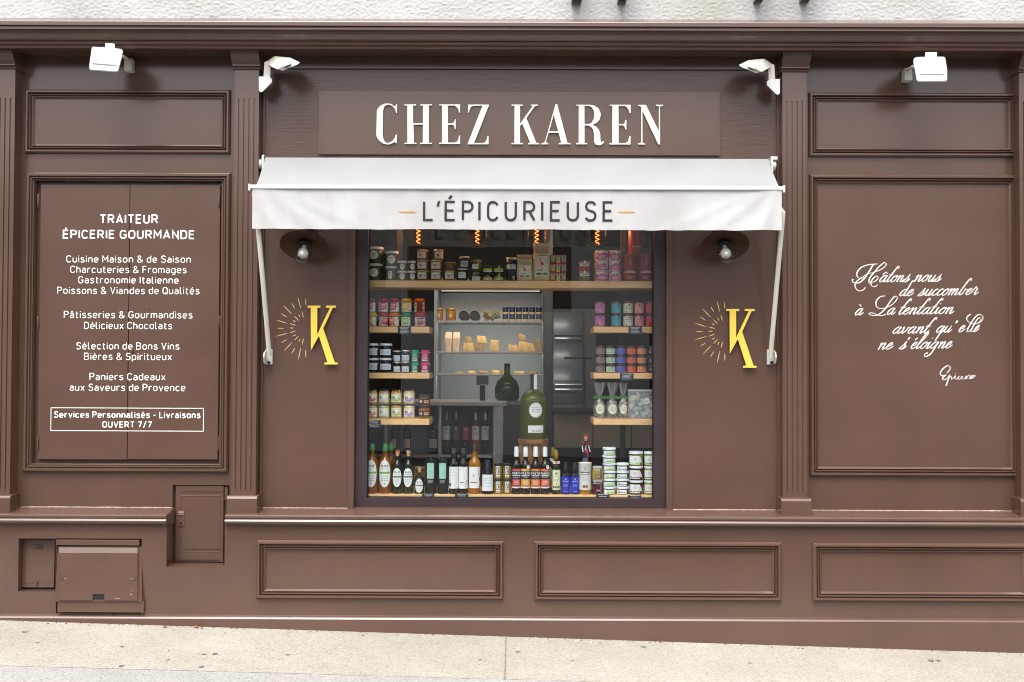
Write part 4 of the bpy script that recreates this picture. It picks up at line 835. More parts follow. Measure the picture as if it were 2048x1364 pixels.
# ================================================================== SHOP INTERIOR
ZF = gz(0, 0) + .05
INW = surf('dim_interior_plaster', '#6a655e', '#7a746c', 3, .8); DKW = surf('dark_interior_wall', '#2c2826', '#383330', 3, .7)
m = M(); m.box(-2.6, 2.6, .10, 5.2, ZF - .1, ZF, surf('grey_shop_floor', '#77736c', '#8a867e', 4, .5)); struct(m.build('shop_floor'))
m = M(); m.box(-2.6, 2.6, .10, 5.2, 2.95, 3.05, DKW); struct(m.build('shop_ceiling'))
m = M(); m.box(-2.6, 2.6, 4.6, 4.7, ZF, 2.95, DKW); m.box(-2.7, -2.6, .10, 4.7, ZF, 2.95, DKW); m.box(2.6, 2.7, .10, 4.7, ZF, 2.95, INW); struct(m.build('shop_interior_wall'))
YS = .19                                    # front of the hanging shelves
SHL = {}
def shelf(key, px0, px1, pyt, pyb, y0, y1, lb, ups=()):
    x0, x1 = WX(px0, pyt, y0), WX(px1, pyt, y0); zt_, zb_ = WZ((px0 + px1) / 2, pyt, y0), WZ((px0 + px1) / 2, pyb, y0)
    m = M(); m.box(x0, x1, y0, y1, zb_, zt_, PINE); tag(m.build('wooden_shelf', bevel=.0015), lb, 'shelf', 'wooden shelves in the shop window'); SHL[key] = (zt_, y0)
SHL_X0 = 726
shelf('A', SHL_X0, 1316, 561.5, 575.5, YS, YS + .26, 'long wooden shelf across the whole window, highest of all the shelves')
for k, (a, b) in (('B', (653, 665)), ('C', (745.5, 757)), ('D', (837.5, 849.5))):
    w_ = {'B': 'second from top', 'C': 'second from bottom', 'D': 'lowest'}[k]
    shelf(k + 'l', SHL_X0, 858.5, a, b, YS, YS + .26, {'B': 'short left shelf holding the cloth-capped jam jars', 'C': 'short left shelf holding white-lidded dark jars', 'D': 'short left shelf holding jars of beige spread'}[k])
    shelf(k + 'r', 1187, 1316, a + .3, b + .3, YS, YS + .26, {'B': 'short right shelf holding two rows of pastel labelled cans', 'C': 'short right shelf holding three rows of small coloured jars', 'D': 'short right shelf holding cellophane biscuit bags'}[k])
YL = .105
shelf('F', SHL_X0, 1316, 990, 999, YL, YL + .45, 'deep wooden window ledge carrying the bottles, lowest of all')
for px in (798, 1246):
    m = M(); m.box(WX(px - 5, 700, .47), WX(px + 5, 700, .47), .465, .49, SHL['F'][0], SHL['A'][0] + .4, P('#3a302c', .5)); m.box(WX(px - 5, 700, .47), WX(px - 3, 700, .47), .46, .465, SHL['F'][0], SHL['A'][0] + .4, P('#3a302c', .5))
    tag(m.build('shelf_upright'), f'dark vertical upright carrying the {"left" if px < 1000 else "right"} stack of shelves', 'upright', 'shelf uprights')
# ---------------------------------------------------------------- product kit
rnd = random.Random(3)
def patch(mb, cx, cy, r, z0, z1, ha, layers):
    """label wrapped on a cylinder (r) or flat (r None); u -1..1, v 0..1"""
    hw = r * ha if r else ha
    def pt(u, v, o):
        z = z0 + (z1 - z0) * v
        if r: a = u * ha; return (cx + (r + o) * math.sin(a), cy - (r + o) * math.cos(a), z)
        return (cx + u * hw, cy - o, z)
    for k, L in enumerate(layers):
        o = .0006 + .0003 * k
        def strip(us, top, bot, mt):
            n = mb.vs([q for u in us for q in (pt(u, bot(u), o), pt(u, top(u), o))])
            for i in range(len(us) - 1): mb.face([n + 2 * i, n + 2 * i + 2, n + 2 * i + 3, n + 2 * i + 1], mt, True)
        t = L[0]
        if t == 'r':
            u0, u1, v0, v1, c = L[1:]; n = max(2, int(abs(u1 - u0) * 6) + 1); strip([u0 + (u1 - u0) * i / n for i in range(n + 1)], lambda u: v1, lambda u: v0, P(c, .5))
        elif t == 'o':
            uc, vc, ru, rv, c = L[1:6]; sc_ = L[6] if len(L) > 6 else 0; n = 16 if not sc_ else 44
            us = [uc - ru * math.cos(math.pi * i / n) for i in range(n + 1)]
            def ht(u):
                q = max(0, 1 - ((u - uc) / ru) ** 2) ** .5
                if sc_: a = math.acos(max(-1, min(1, (u - uc) / ru))); q *= 1 + .07 * math.cos(a * 14)
                return rv * q
            strip(us, lambda u: vc + ht(u), lambda u: vc - ht(u), P(c, .5))
        elif t == 'L':                      # lines of tiny print
            u0, u1, vs_, dv, c = L[1:]
            for v in vs_:
                u = u0
                while u < u1 - .02:
                    e = min(u1, u + rnd.uniform(.12, .4)); strip([u, (u + e) / 2, e], lambda q: v + dv, lambda q: v, P(c, .6)); u = e + .06
        elif t == 'p':
            pts, c = L[1:]; tri = tessellate_polygon([[Vector((u, v, 0)) for u, v in pts]]); n = mb.vs([pt(u, v, o) for u, v in pts])
            for q in tri: mb.face([n + i for i in q], P(c, .5))
        elif t == 't':
            body, uc, vc, wu, hv, c = L[1:]
            fn = lambda p, l: pt(p.x / hw, (p.y - z0) / (z1 - z0), o + l)
            zc = z0 + (z1 - z0) * vc; hh = hv * (z1 - z0); line_text(mb, body, (uc - wu / 2) * hw, (uc + wu / 2) * hw, zc, hh, fn, P(c, .5), .2)
DUCK = [(-.55, .62), (-.5, .72), (-.42, .76), (-.36, .7), (-.36, .6), (-.2, .55), (.0, .5), (.12, .56), (.02, .4), (-.1, .34), (-.14, .24), (-.18, .24), (-.2, .34), (-.36, .38), (-.44, .5), (-.44, .6)]
BIRD = [(-.28, .80), (-.2, .87), (-.12, .82), (-.16, .74), (-.2, .66), (-.06, .68), (.18, .62), (.3, .52), (.1, .5), (.06, .45), (.06, .30), (.02, .30), (.02, .45), (-.12, .52), (-.24, .64), (-.22, .74), (-.3, .74)]
def place(px0, px1, pyb, pyt, y):
    r0 = (px1 - px0) / 2
    yc = y + r0 * S(y + .03); r = r0 * S(yc); cx = WX((px0 + px1) / 2, (pyb + pyt) / 2, yc); h = (pyb - pyt) * S(yc)
    return cx, yc, r, h
def start(name, cx, yc, z, lb, cat, group): return thing(name, (cx, yc, z), lb, cat, group)
TOPZ = {}
def jar(px0, px1, pyb, pyt, z, lb, body='#6a6a3a', lid='#e8ecec', lf=.12, ls='flat', lr=1.0, metal=0, shape='jar', labels=(), name='jar', cat='jar', group=None, y=YS + .012, clear=.2, bodymat=None, sq=0, neck=.86):
    cx, yc, r, h = place(px0, px1, pyb, pyt, y); t = start(name, cx, yc, z, lb, cat, group)
    bm = bodymat or liquid(body, clear); hb = h * (1 - lf); m = M()
    if shape == 'jar': pr = [(0, 0), (r * .9, 0), (r * .98, h * .02), (r, h * .05), (r, hb * .84), (r * .97, hb * .92), (r * neck, hb * .97), (r * neck, hb), (0, hb)]
    elif shape == 'tub': pr = [(0, 0), (r * .9, 0), (r * .93, h * .02), (r * .98, hb), (0, hb)]
    elif shape == 'squat': pr = [(0, 0), (r * .82, 0), (r * .9, h * .04), (r, h * .3), (r, hb * .7), (r * .92, hb * .92), (r * neck, hb), (0, hb)]
    else: pr = [(0, 0), (r * .97, 0), (r, h * .015), (r, hb - h * .01), (r * .98, hb), (0, hb)]
    m.lathe(cx, yc, z, pr, bm, 24, sq=sq); m.build('body', t)
    if lf:
        m = M(); lm = P(lid, .35, metal); R_ = r * lr; e = h * lf
        if ls == 'flat': m.lathe(cx, yc, z + hb, [(R_ * .97, 0), (R_, e * .08), (R_, e * .8), (R_ * .95, e), (R_ * .85, e), (R_ * .83, e * .93), (0, e * .93)], lm, 24, sq=sq)
        elif ls == 'cloth':
            ph = rnd.uniform(0, 6)
            m.lathe(cx, yc, z + hb, [(0, e), (R_ * .7, e), (R_ * .86, e * .86), (R_ * .88, e * .45), (R_ * .84, e * .3), (R_ * 1.08, -e * .05), (R_ * 1.12, -e * .25)], surf_cloth(lid), 40, mod=lambda a, zz: 1 + (.07 * math.sin(9 * a + ph) + .04 * math.sin(5 * a) if zz < e * .25 else 0))
        m.build('cloth_cap' if ls == 'cloth' else 'lid', t)
    for ha, v0, v1, ly in labels:
        m = M()
        if sq: patch(m, cx, yc - r * .985 * 1.0, None, z + h * v0, z + h * v1, r * min(ha, .95), ly)
        else: patch(m, cx, yc, r, z + h * v0, z + h * v1, ha, ly)
        m.build('label', t)
    return z + h
_cl = {}
def surf_cloth(h):
    if h not in _cl: c = lin(h); _cl[h] = surf('gathered_cloth', tuple(v * .85 for v in c), tuple(min(1, v * 1.1) for v in c), 40, .75)
    return _cl[h]
def bottle(px0, px1, pyb, pyt, z, lb, body='#141410', sh=.55, nr=.36, cap='#1c1a18', cf=.2, capr=1.1, labels=(), name='bottle', cat='bottle', group=None, y=YL + .03, clear=.15, capname='cap', cork=None, sq=0, shoulder='round', metal=0):
    cx, yc, r, h = place(px0, px1, pyb, pyt, y); t = start(name, cx, yc, z, lb, cat, group); m = M(); hn = h * (1 - cf)
    s1 = h * sh; nk = r * nr
    if shoulder == 'round': mid = [(r, s1), (r * .96, s1 + (hn - s1) * .12), (r * .8, s1 + (hn - s1) * .28), (nk * 1.25, s1 + (hn - s1) * .48), (nk * 1.02, s1 + (hn - s1) * .62)]
    else: mid = [(r, s1), (r * .93, s1 + (hn - s1) * .15), (nk * 1.5, s1 + (hn - s1) * .45), (nk * 1.12, s1 + (hn - s1) * .7)]
    m.lathe(cx, yc, z, [(0, 0), (r * .92, 0), (r, h * .015)] + mid + [(nk, hn), (0, hn)], liquid(body, clear), 24); m.build('body', t)
    m = M(); c = nk * capr
    if cork:
        m.lathe(cx, yc, z + hn, [(nk * .85, -h * .01), (nk * .85, h * cf * .4), (c, h * cf * .42), (c, h * cf * .97), (0, h * cf)], P(cork, .7), 16)
        if cap: m.lathe(cx, yc, z + hn, [(c * 1.03, h * cf * .7), (c * 1.03, h * cf * 1.0), (0, h * cf * 1.02)], P(cap, .4), 16)
    else:
        m.lathe(cx, yc, z + hn, [(c, -h * cf * .03), (c, h * cf * .62), (c * .93, h * cf * .66), (c * .95, h * cf * .9), (c * .85, h * cf), (0, h * cf)], P(cap, .35, metal), 18)
    m.build('cork' if cork else capname, t)
    for ha, v0, v1, ly in labels: m = M(); patch(m, cx, yc, r, z + h * v0, z + h * v1, ha, ly); m.build('label', t)
    return z + h
ZA, ZF_ = SHL['A'][0] + .0004, SHL['F'][0] + .0004
# ---------------------------------------------------------------- row A: the long top shelf
G = 'jars on the long top shelf'
SC = lambda uc=0, ru=.62: [('o', uc, .5, ru, .5, '#e6e4de', 1), ('L', uc - ru * .6, uc + ru * .6, (.6, .5, .38), .03, '#77736e'), ('r', uc - .25, uc + .25, .66, .72, '#4a4642')]
OL = '#4c4a26'
z = jar(733, 766, 559, 525, ZA, 'large olive jar with scalloped label, lower one at the left end of shelf', OL, lf=.14, lr=1.0, labels=[(.9, .22, .70, SC())], group=G)
jar(733, 767, 525, 491.5, z, 'large olive jar with scalloped label, upper one at the left end of shelf', OL, lf=.14, labels=[(.9, .25, .73, SC(-.05))], group=G)
z = jar(769.5, 796, 559, 530, ZA, 'jar of green olives with white tag and red dot, under a scalloped-label jar', OL, lf=.16, labels=[(.7, .12, .64, [('r', -.5, .3, .0, .95, '#e6e4de'), ('p', [(-.5, .95), (-.1, 1.06), (.3, .95)], '#e6e4de'), ('r', .32, .58, .2, .75, '#c8402c'), ('L', -.4, .2, (.6, .5, .35), .03, '#77736e'), ('o', -.1, .8, .12, .07, '#55504a')])], group=G)
jar(770, 797, 530, 500, z, 'medium jar of green olives with scalloped label, standing on the red dot jar', OL, lf=.16, labels=[(.95, .16, .72, SC(.05))], group=G)
for c0, c1, nm, du in ((793.8, 812.7, 'left', .25), (814, 831.8, 'right', .38)):
    z = jar(c0, c1, 559, 539.2, ZA, f'small green jar with white lid, bottom of the {nm} pair beside the duck terrines', '#6e6a38', lf=.2, labels=[(.9, .10, .72, SC(du, .62))], group=G)
    jar(c0 + .8, c1 - .2, 539.2, 519.3, z, f'small green jar with white lid, top of the {nm} pair beside the duck terrines', '#66622f', lf=.2, labels=[(.9, .10, .72, SC(du, .6))], group=G)
def terr(px0, px1, b, t, z, lb, du): return jar(px0, px1, b, t, z, lb, '#7a5238', '#c9b27a', .13, shape='squat', metal=.6, lr=.97, neck=.92, labels=[(1.0, .16, .80, [('r', -.85 + du, .85 + du, 0, 1, '#d8d2c0'), ('r', -.8 + du, .8 + du, .04, .07, '#8a8272'), ('p', [(u * .8 + du, v) for u, v in DUCK], '#5a2a2a'), ('L', -.1 + du, .7 + du, (.62, .48), .06, '#7a7468'), ('L', -.5 + du, .6 + du, (.2,), .04, '#8a8272')])], name='terrine_jar', cat='jar', group='duck terrine jars')
TP = {0: 'bottom', 1: 'middle', 2: 'top'}
for ci, (c0, c1, n, du) in enumerate(((833.6, 857, 3, -.08), (860.5, 884, 3, 0), (887.6, 910.6, 1, .02))):
    z = ZA
    for k in range(n):
        off = 6 if (ci == 1 and k == 2) else 0
        z = terr(c0 + off, c1 + off * .6, 559.7 - k * 21, 539 - k * 21, z, f'gold-lidded terrine jar with duck label, {TP[k]} of the ' + ('left stack of three' if ci == 0 else 'right stack of three') if n > 1 else 'gold-lidded terrine jar with duck label, single one under an amber jar', du + (-.1 if k == 2 and ci == 0 else 0) + (.15 if off else 0))
jar(888.5, 912, 539, 522.5, z, 'unlabelled amber jar with gold lid on the single duck terrine', '#6a5436', '#b89a58', .12, metal=.6, group=G, clear=.3)
WL = lambda col='#d8d8d4': [('r', -.8, .8, 0, 1, col), ('L', -.65, .6, (.7, .5, .28), .09, '#55555a')]
z = jar(914, 935.5, 560.5, 535.5, ZA, 'black tapenade jar with white label, lower of the silver-lidded pair', '#1c1a18', '#c9c6ba', .12, metal=.5, labels=[(.95, .22, .66, WL())], group=G, clear=.0)
jar(918.5, 939.5, 535.5, 512, z, 'black tapenade jar with grey label, upper of the silver-lidded pair', '#24221e', '#c9c4b8', .12, metal=.5, labels=[(.95, .12, .62, WL('#b4b2aa'))], group=G, clear=.0)
z = jar(942, 963.5, 561, 538.5, ZA, 'jar of whole olives with low white label under the yellow-tagged jar', '#5a5624', '#2a2a22', .14, labels=[(1.0, .03, .38, WL('#dcdedc'))], group=G)
jar(942, 963.5, 538.5, 519.5, z, 'jar of green olives with white label and tall yellow tag', '#5e5c2c', '#7a7844', .12, labels=[(1.0, .08, .55, [('r', -.8, .35, 0, 1, '#d8dad6'), ('L', -.3, .2, (.55, .4), .08, '#66666a')]), (.5, .1, 1.05, [('r', .55, 1.1, 0, 1, '#a8a428')])], group=G)
for c0, c1, nm, tg in ((965, 986, 'left', 0), (987, 1008.2, 'right', 1)):
    z = ZA
    for k in range(2):
        ly = [('r', -.9, .9, 0, 1, '#dcdcd4'), ('r', -.9, .9, .42, 1, '#b4ae22'), ('L', -.6, .6, (.66, .15), .12, '#6a6a50')]
        lb_ = [(1.1, .08 if k == 0 else .2, .5 if k == 0 else .68, ly)]
        if tg: lb_.append((.28, .30, .98 if k == 0 else 1.0, [('r', -.1, .8, 0, 1, '#c4c040')]))
        z = jar(c0, c1, 561 - k * 15, 546 - k * 15.5, z, f'squat black jar with yellow and white band, {"lower" if k == 0 else "upper"} of the {nm} yellow-banded pair' + (', tagged' if tg else ''), '#1a1a16', '#3a382c', .12, labels=lb_, group=G, clear=.0)
jar(1011.7, 1034, 561.5, 514.5, ZA, 'tall dark jar with silver lid and narrow white band beside the small flamingo bag', '#23271e', '#b4ae9c', .09, metal=.5, labels=[(1.0, .50, .70, [('r', -1, .9, 0, 1, '#c4c4bc'), ('t', 'O', 0, .3, .3, .5, '#2a2a28')]), (.6, .06, .2, [('r', .4, 1.0, 0, 1, '#e0e0da'), ('r', .6, .85, .25, .75, '#55555a')])], group=G)
KR = surf('rice_paper_bag', '#b8a07c', '#cdb894', 18, .8, bump=.3, bscale=30, bdist=.004)
def bag(px0, px1, pyb, pyt, lb, top):
    cx, yc, r, h = place(px0, px1, pyb, pyt, YS + .012); yc = YS + .045; t = start('rice_bag', cx, yc, ZA, lb, 'bag', 'flamingo rice bags'); m = M()
    rows = [(0, .88, .026), (.03, .97, .032), (.25, 1.0, .036), (.55, .97, .033), (top, .93, .026), (top + .06, .9, .010), (top + .12, .92, .008), (1.0, .98, .006)]
    seg = 28; rings = []
    for v, wf, dp in rows:
        pts = []
        for k in range(seg):
            a = 2 * math.pi * k / seg; c_, s_ = math.cos(a), math.sin(a); q = (abs(c_) ** 5 + abs(s_) ** 5) ** (-.2)
            nn = 1 + .05 * noise.noise((c_ * 2, s_ * 2, v * 5 + px0)); pts.append((cx + r * wf * c_ * q * nn, yc + dp * s_ * q * nn, ZA + h * (v + (.015 * noise.noise((c_ * 3, v, px0)) if v > .8 else 0))))
        n = m.vs(pts); rings.append(n)
    for a, b in zip(rings, rings[1:]):
        for k in range(seg): m.face([a + k, a + (k + 1) % seg, b + (k + 1) % seg, b + k], KR, True)
    m.face([rings[0] + k for k in range(seg)][::-1], KR); m.face([rings[-1] + k for k in range(seg)], KR); m.build('body', t)
    m = M(); patch(m, cx, yc - .0365, None, ZA + h * .12, ZA + h * (.70 if top < .75 else .63), r * .72, [('r', -1, 1, 0, 1, '#d4cbb4'), ('o', .05, .62, .6, .25, '#d8b8b0'), ('o', .05, .62, .52, .21, '#d4cbb4'), ('p', BIRD, '#c83a5a'), ('r', -.85, -.2, .06, .16, '#4a463e'), ('r', -.1, .15, .07, .15, '#3c8a44'), ('r', .25, .8, .05, .17, '#2e8a3c'), ('L', -.8, .1, (.3, .24), .02, '#5a564c'), ('r', -.7, .8, .93, .96, '#55504a')]); m.build('label', t)
bag(1033, 1065.5, 562, 509, 'small paper rice bag with pink flamingo label, shorter of the two', .78)
bag(1066, 1100.8, 562, 486, 'tall paper rice bag with pink flamingo label and folded top', .72)
RED = '#b02a26'
for k in range(3):
    b_, t_ = 562 - k * 17.9, 544.6 - k * 17.7
    yc = YS + .045; z0 = ZA + k * 17.8 * S(yc); h_ = 17.2 * S(yc); xa, xb = WX(1100.6, 545, YS + .012), WX(1132.8, 545, YS + .012); xm = (xa + xb) / 2
    t = start('tin_pack', xm, yc, z0, f'red sleeve of three small tins, {("bottom", "middle", "top")[k]} of the stack of three sleeves', 'tin pack', 'sleeved tins on the top shelf')
    m = M(); m.box(xa, xb, YS + .014, YS + .085, z0, z0 + h_ * .16, P(RED, .5)); m.box(xa, xb, YS + .014, YS + .085, z0 + h_ * .94, z0 + h_, P(RED, .5)); m.box(xa, xb, YS + .07, YS + .085, z0 + h_ * .16, z0 + h_ * .94, P(RED, .5)); m.build('sleeve', t)
    tw = (xb - xa) / 3
    for j in range(3):
        cxx = xa + tw * (j + .5); m = M(); r_ = tw * .48
        m.lathe(cxx, YS + .018 + r_, z0 + h_ * .16, [(0, 0), (r_, 0), (r_, h_ * .78), (0, h_ * .78)], P('#a9c4c4', .4, .1), 18); ti = m.build('tin', t)
        m = M(); patch(m, cxx, YS + .018 + r_, r_, z0 + h_ * .16, z0 + h_ * .94, 1.35, [('r', -1, 1, .02, .98, '#9fbcc0'), ('o', -.75, .4, .14, .25, '#4a7a6a'), ('o', .75, .5, .12, .25, '#4a7a6a'), ('r', -.45, .45, .08, .8, '#d8c288'), ('r', -.15, .15, .62, 1, RED), ('L', -.35, .35, (.5, .38, .24), .05, '#8a6a3a')]); m.build('label', ti)
        if j: m = M(); m.box(cxx - tw * .32, cxx + tw * .32, YS + .0125, YS + .014, z0 + h_ * -.02 + .0006, z0 + h_ * .22, P('#d8c020' if j == 1 else '#7a6a90', .5)); m.build('tag', ti)
for k, cc in enumerate(('#6a7a40', '#a03a30')):
    z = jar(1157.5, 1180, 561 - k * 20, 541.5 - k * 20.2, ZA if k == 0 else z, ('low jar of green spread with copper lid, under the red spread jar', 'low jar of red spread with copper lid, on the green spread jar')[k], cc, '#a07a58', .16, metal=.5, shape='squat', labels=[(1.05, .52, .80, [('r', -.9, .9, 0, 1, '#d8d4cc'), ('L', -.5, .5, (.35,), .3, '#4a4a4a')]), (.3, .84, 1.08, [('r', -.5, .5, 0, 1, '#e0dcd4')])], group=G)
for ci, (c0, c1, nm) in enumerate(((1190, 1216, 'left'), (1217, 1242, 'right'))):
    z = ZA
    for k in range(3):
        ly = [('r', -1, 1, 0, 1, '#ded6d8')] + [('o', rnd.uniform(-.95, .95), rnd.uniform(.1, .95), rnd.uniform(.08, .2), rnd.uniform(.06, .15), rnd.choice(('#c04a78', '#c86a90', '#c8502c', '#7a8a90'))) for _ in range(16)] + [('o', -1.0, .5, .22, .35, '#c85028'), ('o', 1.0, .5, .22, .35, '#c85028'), ('r', -.5, .5, .08, .66, '#b83a70'), ('r', -.42, .42, .13, .61, '#c85088'), ('L', -.35, .35, (.48, .38, .28, .2), .035, '#f0dce4'), ('r', -.2, .15, .82, 1, '#e8e4e4')]
        z = jar(c0, c1, 561 - k * 21, 540.5 - k * 21.2, z, f'pink patterned round tin with square label, {TP[k]} of the {nm} stack of three', '#d8d0d0', '#c07a50', .07, shape='can', bodymat=P('#d8d0d0', .5), labels=[(1.3, .0, .93, ly)], name='round_tin', cat='tin', group='pink patterned tins')
CAN = P('#8e2420', .45)
for c0, c1, lb, y_ in ((1243.5, 1275, 'red cardboard canister, left of the two in front', YS + .012), (1277, 1305.5, 'red cardboard canister, right of the two in front', YS + .012)):
    z = jar(c0, c1, 560.5, 505.7, ZA, lb, '#8e2420', '#a04838', .05, shape='can', bodymat=CAN, labels=[(1.0, .02, .95, [('r', -.03, .03, .55, .92, '#c08a78'), ('o', 0, .7, .12, .04, '#b87a68'), ('o', 0, .84, .1, .05, '#b87a68'), ('t', 'CAMARGUE', 0, .30, 1.5, .085, '#e6d4c4'), ('t', 'CAMARGUE', 0, .40, .7, .03, '#d8b8a8'), ('L', -.6, .6, (.14,), .02, '#d8b0a0'), ('L', -.35, .35, (.09,), .02, '#d8b0a0')])], name='salt_canister', cat='canister', group='red salt canisters')
jar(1256, 1288, 505.5, 456, z, 'red cardboard canister stacked across the two others', '#8e2420', '#a04838', .05, shape='can', bodymat=CAN, labels=[(1.0, .02, .95, [('r', -.03, .03, .5, .92, '#a86a5a'), ('t', 'CAMARGUE', 0, .26, 1.2, .07, '#c89a8c')])], name='salt_canister', cat='canister', group='red salt canisters', y=YS + .02)
# ---------------------------------------------------------------- row B left: jam jars under cloth caps
ZB = SHL['Bl'][0] + .0004
def speck(c): return [('r', -1, 1, 0, 1, '#ddd6cc')] + [('o', rnd.uniform(-1, 1), rnd.uniform(.05, .95), .07, .05, rnd.choice((c, '#3a3430', c))) for _ in range(26)]
jam = [(733, 752, 'crimson', '#a83448', '#c06a70', '#3a1a18'), (757, 777, 'crimson', '#b02c40', '#b83a4c', '#3a1618'), (780, 799, 'crimson', '#b02c40', '#b03048', '#3a1618'), (803, 824, 'yellow', '#d8a414', '#d8a01c', '#8a5a10'), (828.5, 850, 'orange', '#e0661c', '#d87028', '#7a2c0c')]
jam2 = [(735, 754, 'yellow', '#d8b01c', '#d0a42c', '#8a6a14'), (757, 777, 'raspberry', '#b82844', '#c0304c', '#4a1220'), (778.5, 799.5, 'orange', '#e07028', '#d87434', '#8a3c10'), (802, 822, 'green', '#1c8a68', '#78b440', '#3a4a14'), (829, 852, 'crimson', '#b42c3c', '#8a2438', '#2a0c10')]
zt2 = {}
wl = ('at the left end', 'second from the left', 'in the middle', 'second from the right', 'at the right end')
for i, (c0, c1, cn, cap, lc, bd) in enumerate(jam2):
    du = (-.2, .35, -.3, 0, .1)[i]
    zt2[i] = jar(c0, c1, 650.5, 622, ZB, f'jam jar under {cn} cloth cap, lower row, {wl[i]}', bd, cap, .2, 'cloth', labels=[(1.15, .05, .68, speck(lc) + [('r', du - .38, du + .38, .18, .92, lc), ('L', du - .28, du + .28, (.7, .55, .4), .05, '#f0e4dc')])], name='jam_jar', group='cloth-capped jam jars')
for i, (c0, c1, cn, cap, lc, bd) in enumerate(jam):
    du = (-.1, .05, -.15, -.12, 0)[i]
    if i == 4: ly = [('r', -1, -.45, 0, 1, '#ddd6cc'), ('r', .6, 1, .0, 1, '#d8dce0'), ('o', -.8, .3, .15, .1, '#e0661c'), ('o', -.65, .7, .15, .1, '#3a3430'), ('o', -.85, .9, .1, .1, '#e0661c'), ('r', .6, 1, .6, .8, '#e0763c'), ('r', .6, 1, .0, .3, '#e0763c')]
    else: ly = speck(lc) + [('r', du - .42, du + .42, .22, 1.0, lc), ('L', du - .3, du + .3, (.76, .6, .42), .05, '#f0e4dc')]
    jar(c0, c1, 618, 590, max(zt2.values()), f'jam jar under {cn} cloth cap, upper row, {wl[i]}', bd, cap, .18 , 'cloth', labels=[(1.15, .04, .70, ly)], name='jam_jar', group='cloth-capped jam jars')
# ---------------------------------------------------------------- row C left
ZC = SHL['Cl'][0] + .0004; G = 'jars on the second lowest left shelf'
for (c0, c1, b, hh, lid, nm, sh, du) in ((733, 757, 744.5, 29, '#d4dde6', 'large dark jar with scallop-edged white label', 'jar', 0), (759, 784.5, 744.5, 29, '#d4dde6', 'large dark jar with plain white label', 'jar', 0), (786.5, 802, 744, 22, '#cfccc2', 'small dark jar with white label and silver lid, left of its pair', 'jar', .05), (803, 820, 744, 22.5, '#cfccc2', 'small dark jar with white label and silver lid, right of its pair', 'jar', -.05)):
    z = ZC
    for k in range(2):
        big = hh > 25
        ly = [('r', -1, 1, 0, .9, '#ccd6e0')] + ([('o', -1 + .25 * q, .9, .12, .12, '#ccd6e0') for q in range(9)] if 'scallop' in nm else []) + [('L', -.8, .7, (.6, .45, .3, .15), .05, '#8a94a0')] + ([('o', .3, .25, .08, .06, '#a03030')] if not big else [])
        z = jar(c0, c1, b - k * hh, b - (k + 1) * hh, z, f'{nm}, {("bottom", "top")[k]} one', '#1a1716', lid, .15 if big else .12, metal=0 if big else .4, lr=1.0 if big else .95, labels=[(1.0, .2 if big else .08, .66 if big else .62, ly)], group=G, clear=0)
for c0, c1, cn, cap in ((822, 838.5, 'teal', '#1c9678'), (841, 860, 'pink', '#d03a78')):
    z = ZC
    for k in range(2): z = jar(c0, c1, 743.5 - k * 23.6, 720.5 - k * 23.4, z, f'slim jar under {cn} cloth cap, {("bottom", "top")[k]} of the {cn} pair', '#6a5428', cap, .24, 'cloth', labels=[(.85, .04, .70, [('r', -.8, .7, 0, 1, cap), ('r', -.8, .7, 0, .28, '#e0e4e0'), ('L', -.5, .5, (.75, .6, .45), .05, '#e8e8e0'), ('L', -.7, .6, (.12,), .12, '#5a5a5a')])], name='jam_jar', group='teal and pink capped jars', clear=.1)
# ---------------------------------------------------------------- row D left
ZD = SHL['Dl'][0] + .0004; G = 'jars of spread on the lowest left shelf'
for c0, c1, nm, cc, bl, tg in ((735, 756, 'strawberry', '#a8824c', '#c85a6a', 1), (757, 779.5, 'plain cream', '#a89a6a', '#c4ccc8', 0), (782, 804.5, 'green fruit', '#b08640', '#9ab070', 1), (807, 830, 'purple oval', '#c4bc90', '#9a74c8', 1)):
    z = ZD
    for k in range(2):
        ly = [('r', -1, 1, 0, 1, '#dcd6bc'), ('o', 0, .36, .72, .24, bl), ('o', .1, .62, .2, .2, '#e8e6dc'), ('o', -.5, .55, .16, .16, '#7a8a58' if nm != 'strawberry' else '#b03a40'), ('L', -.5, .5, (.34,), .05, '#f0ece0'), ('r', -.3, .3, .03, .08, '#b08a50')]
        lbs = [(1.0, .14, .74, ly)]
        if tg and not (k == 0 and nm != 'strawberry'): lbs.append((.9, .5, 1.0, [('r', .55, .72, .3, 1, '#e0b41c'), ('o', .63, .2, .22, .2, '#e6e2da'), ('o', .63, .2, .1, .1, '#c8302c')]))
        z = jar(c0, c1, 836.5 - k * 30, 808 - k * 30, z, f'jar of beige spread with {nm} label, {("lower", "upper")[k]} row', cc, '#3a3c38', .1, lr=.86, labels=lbs, group=G, clear=.1)
z = ZD
for k in range(2): z = jar(837, 860.5, 836.5 - k * 25, 812.5 - k * 25, z, f'wide jar with black band and orange tag, {("lower", "upper")[k]} at the right shelf end', '#a06a24' if k == 0 else '#6a4c34', '#2c2e2c', .12, labels=[(1.1, .18, .64, [('r', -1, 1, 0, 1, '#1e1a18'), ('r', .0, .8, .25, .75, '#d8a070'), ('L', .1, .7, (.45,), .12, '#6a4a30'), ('t', 'M', -.5, .2, .4, .6, '#e0dcd4')])], group=G, clear=.15)
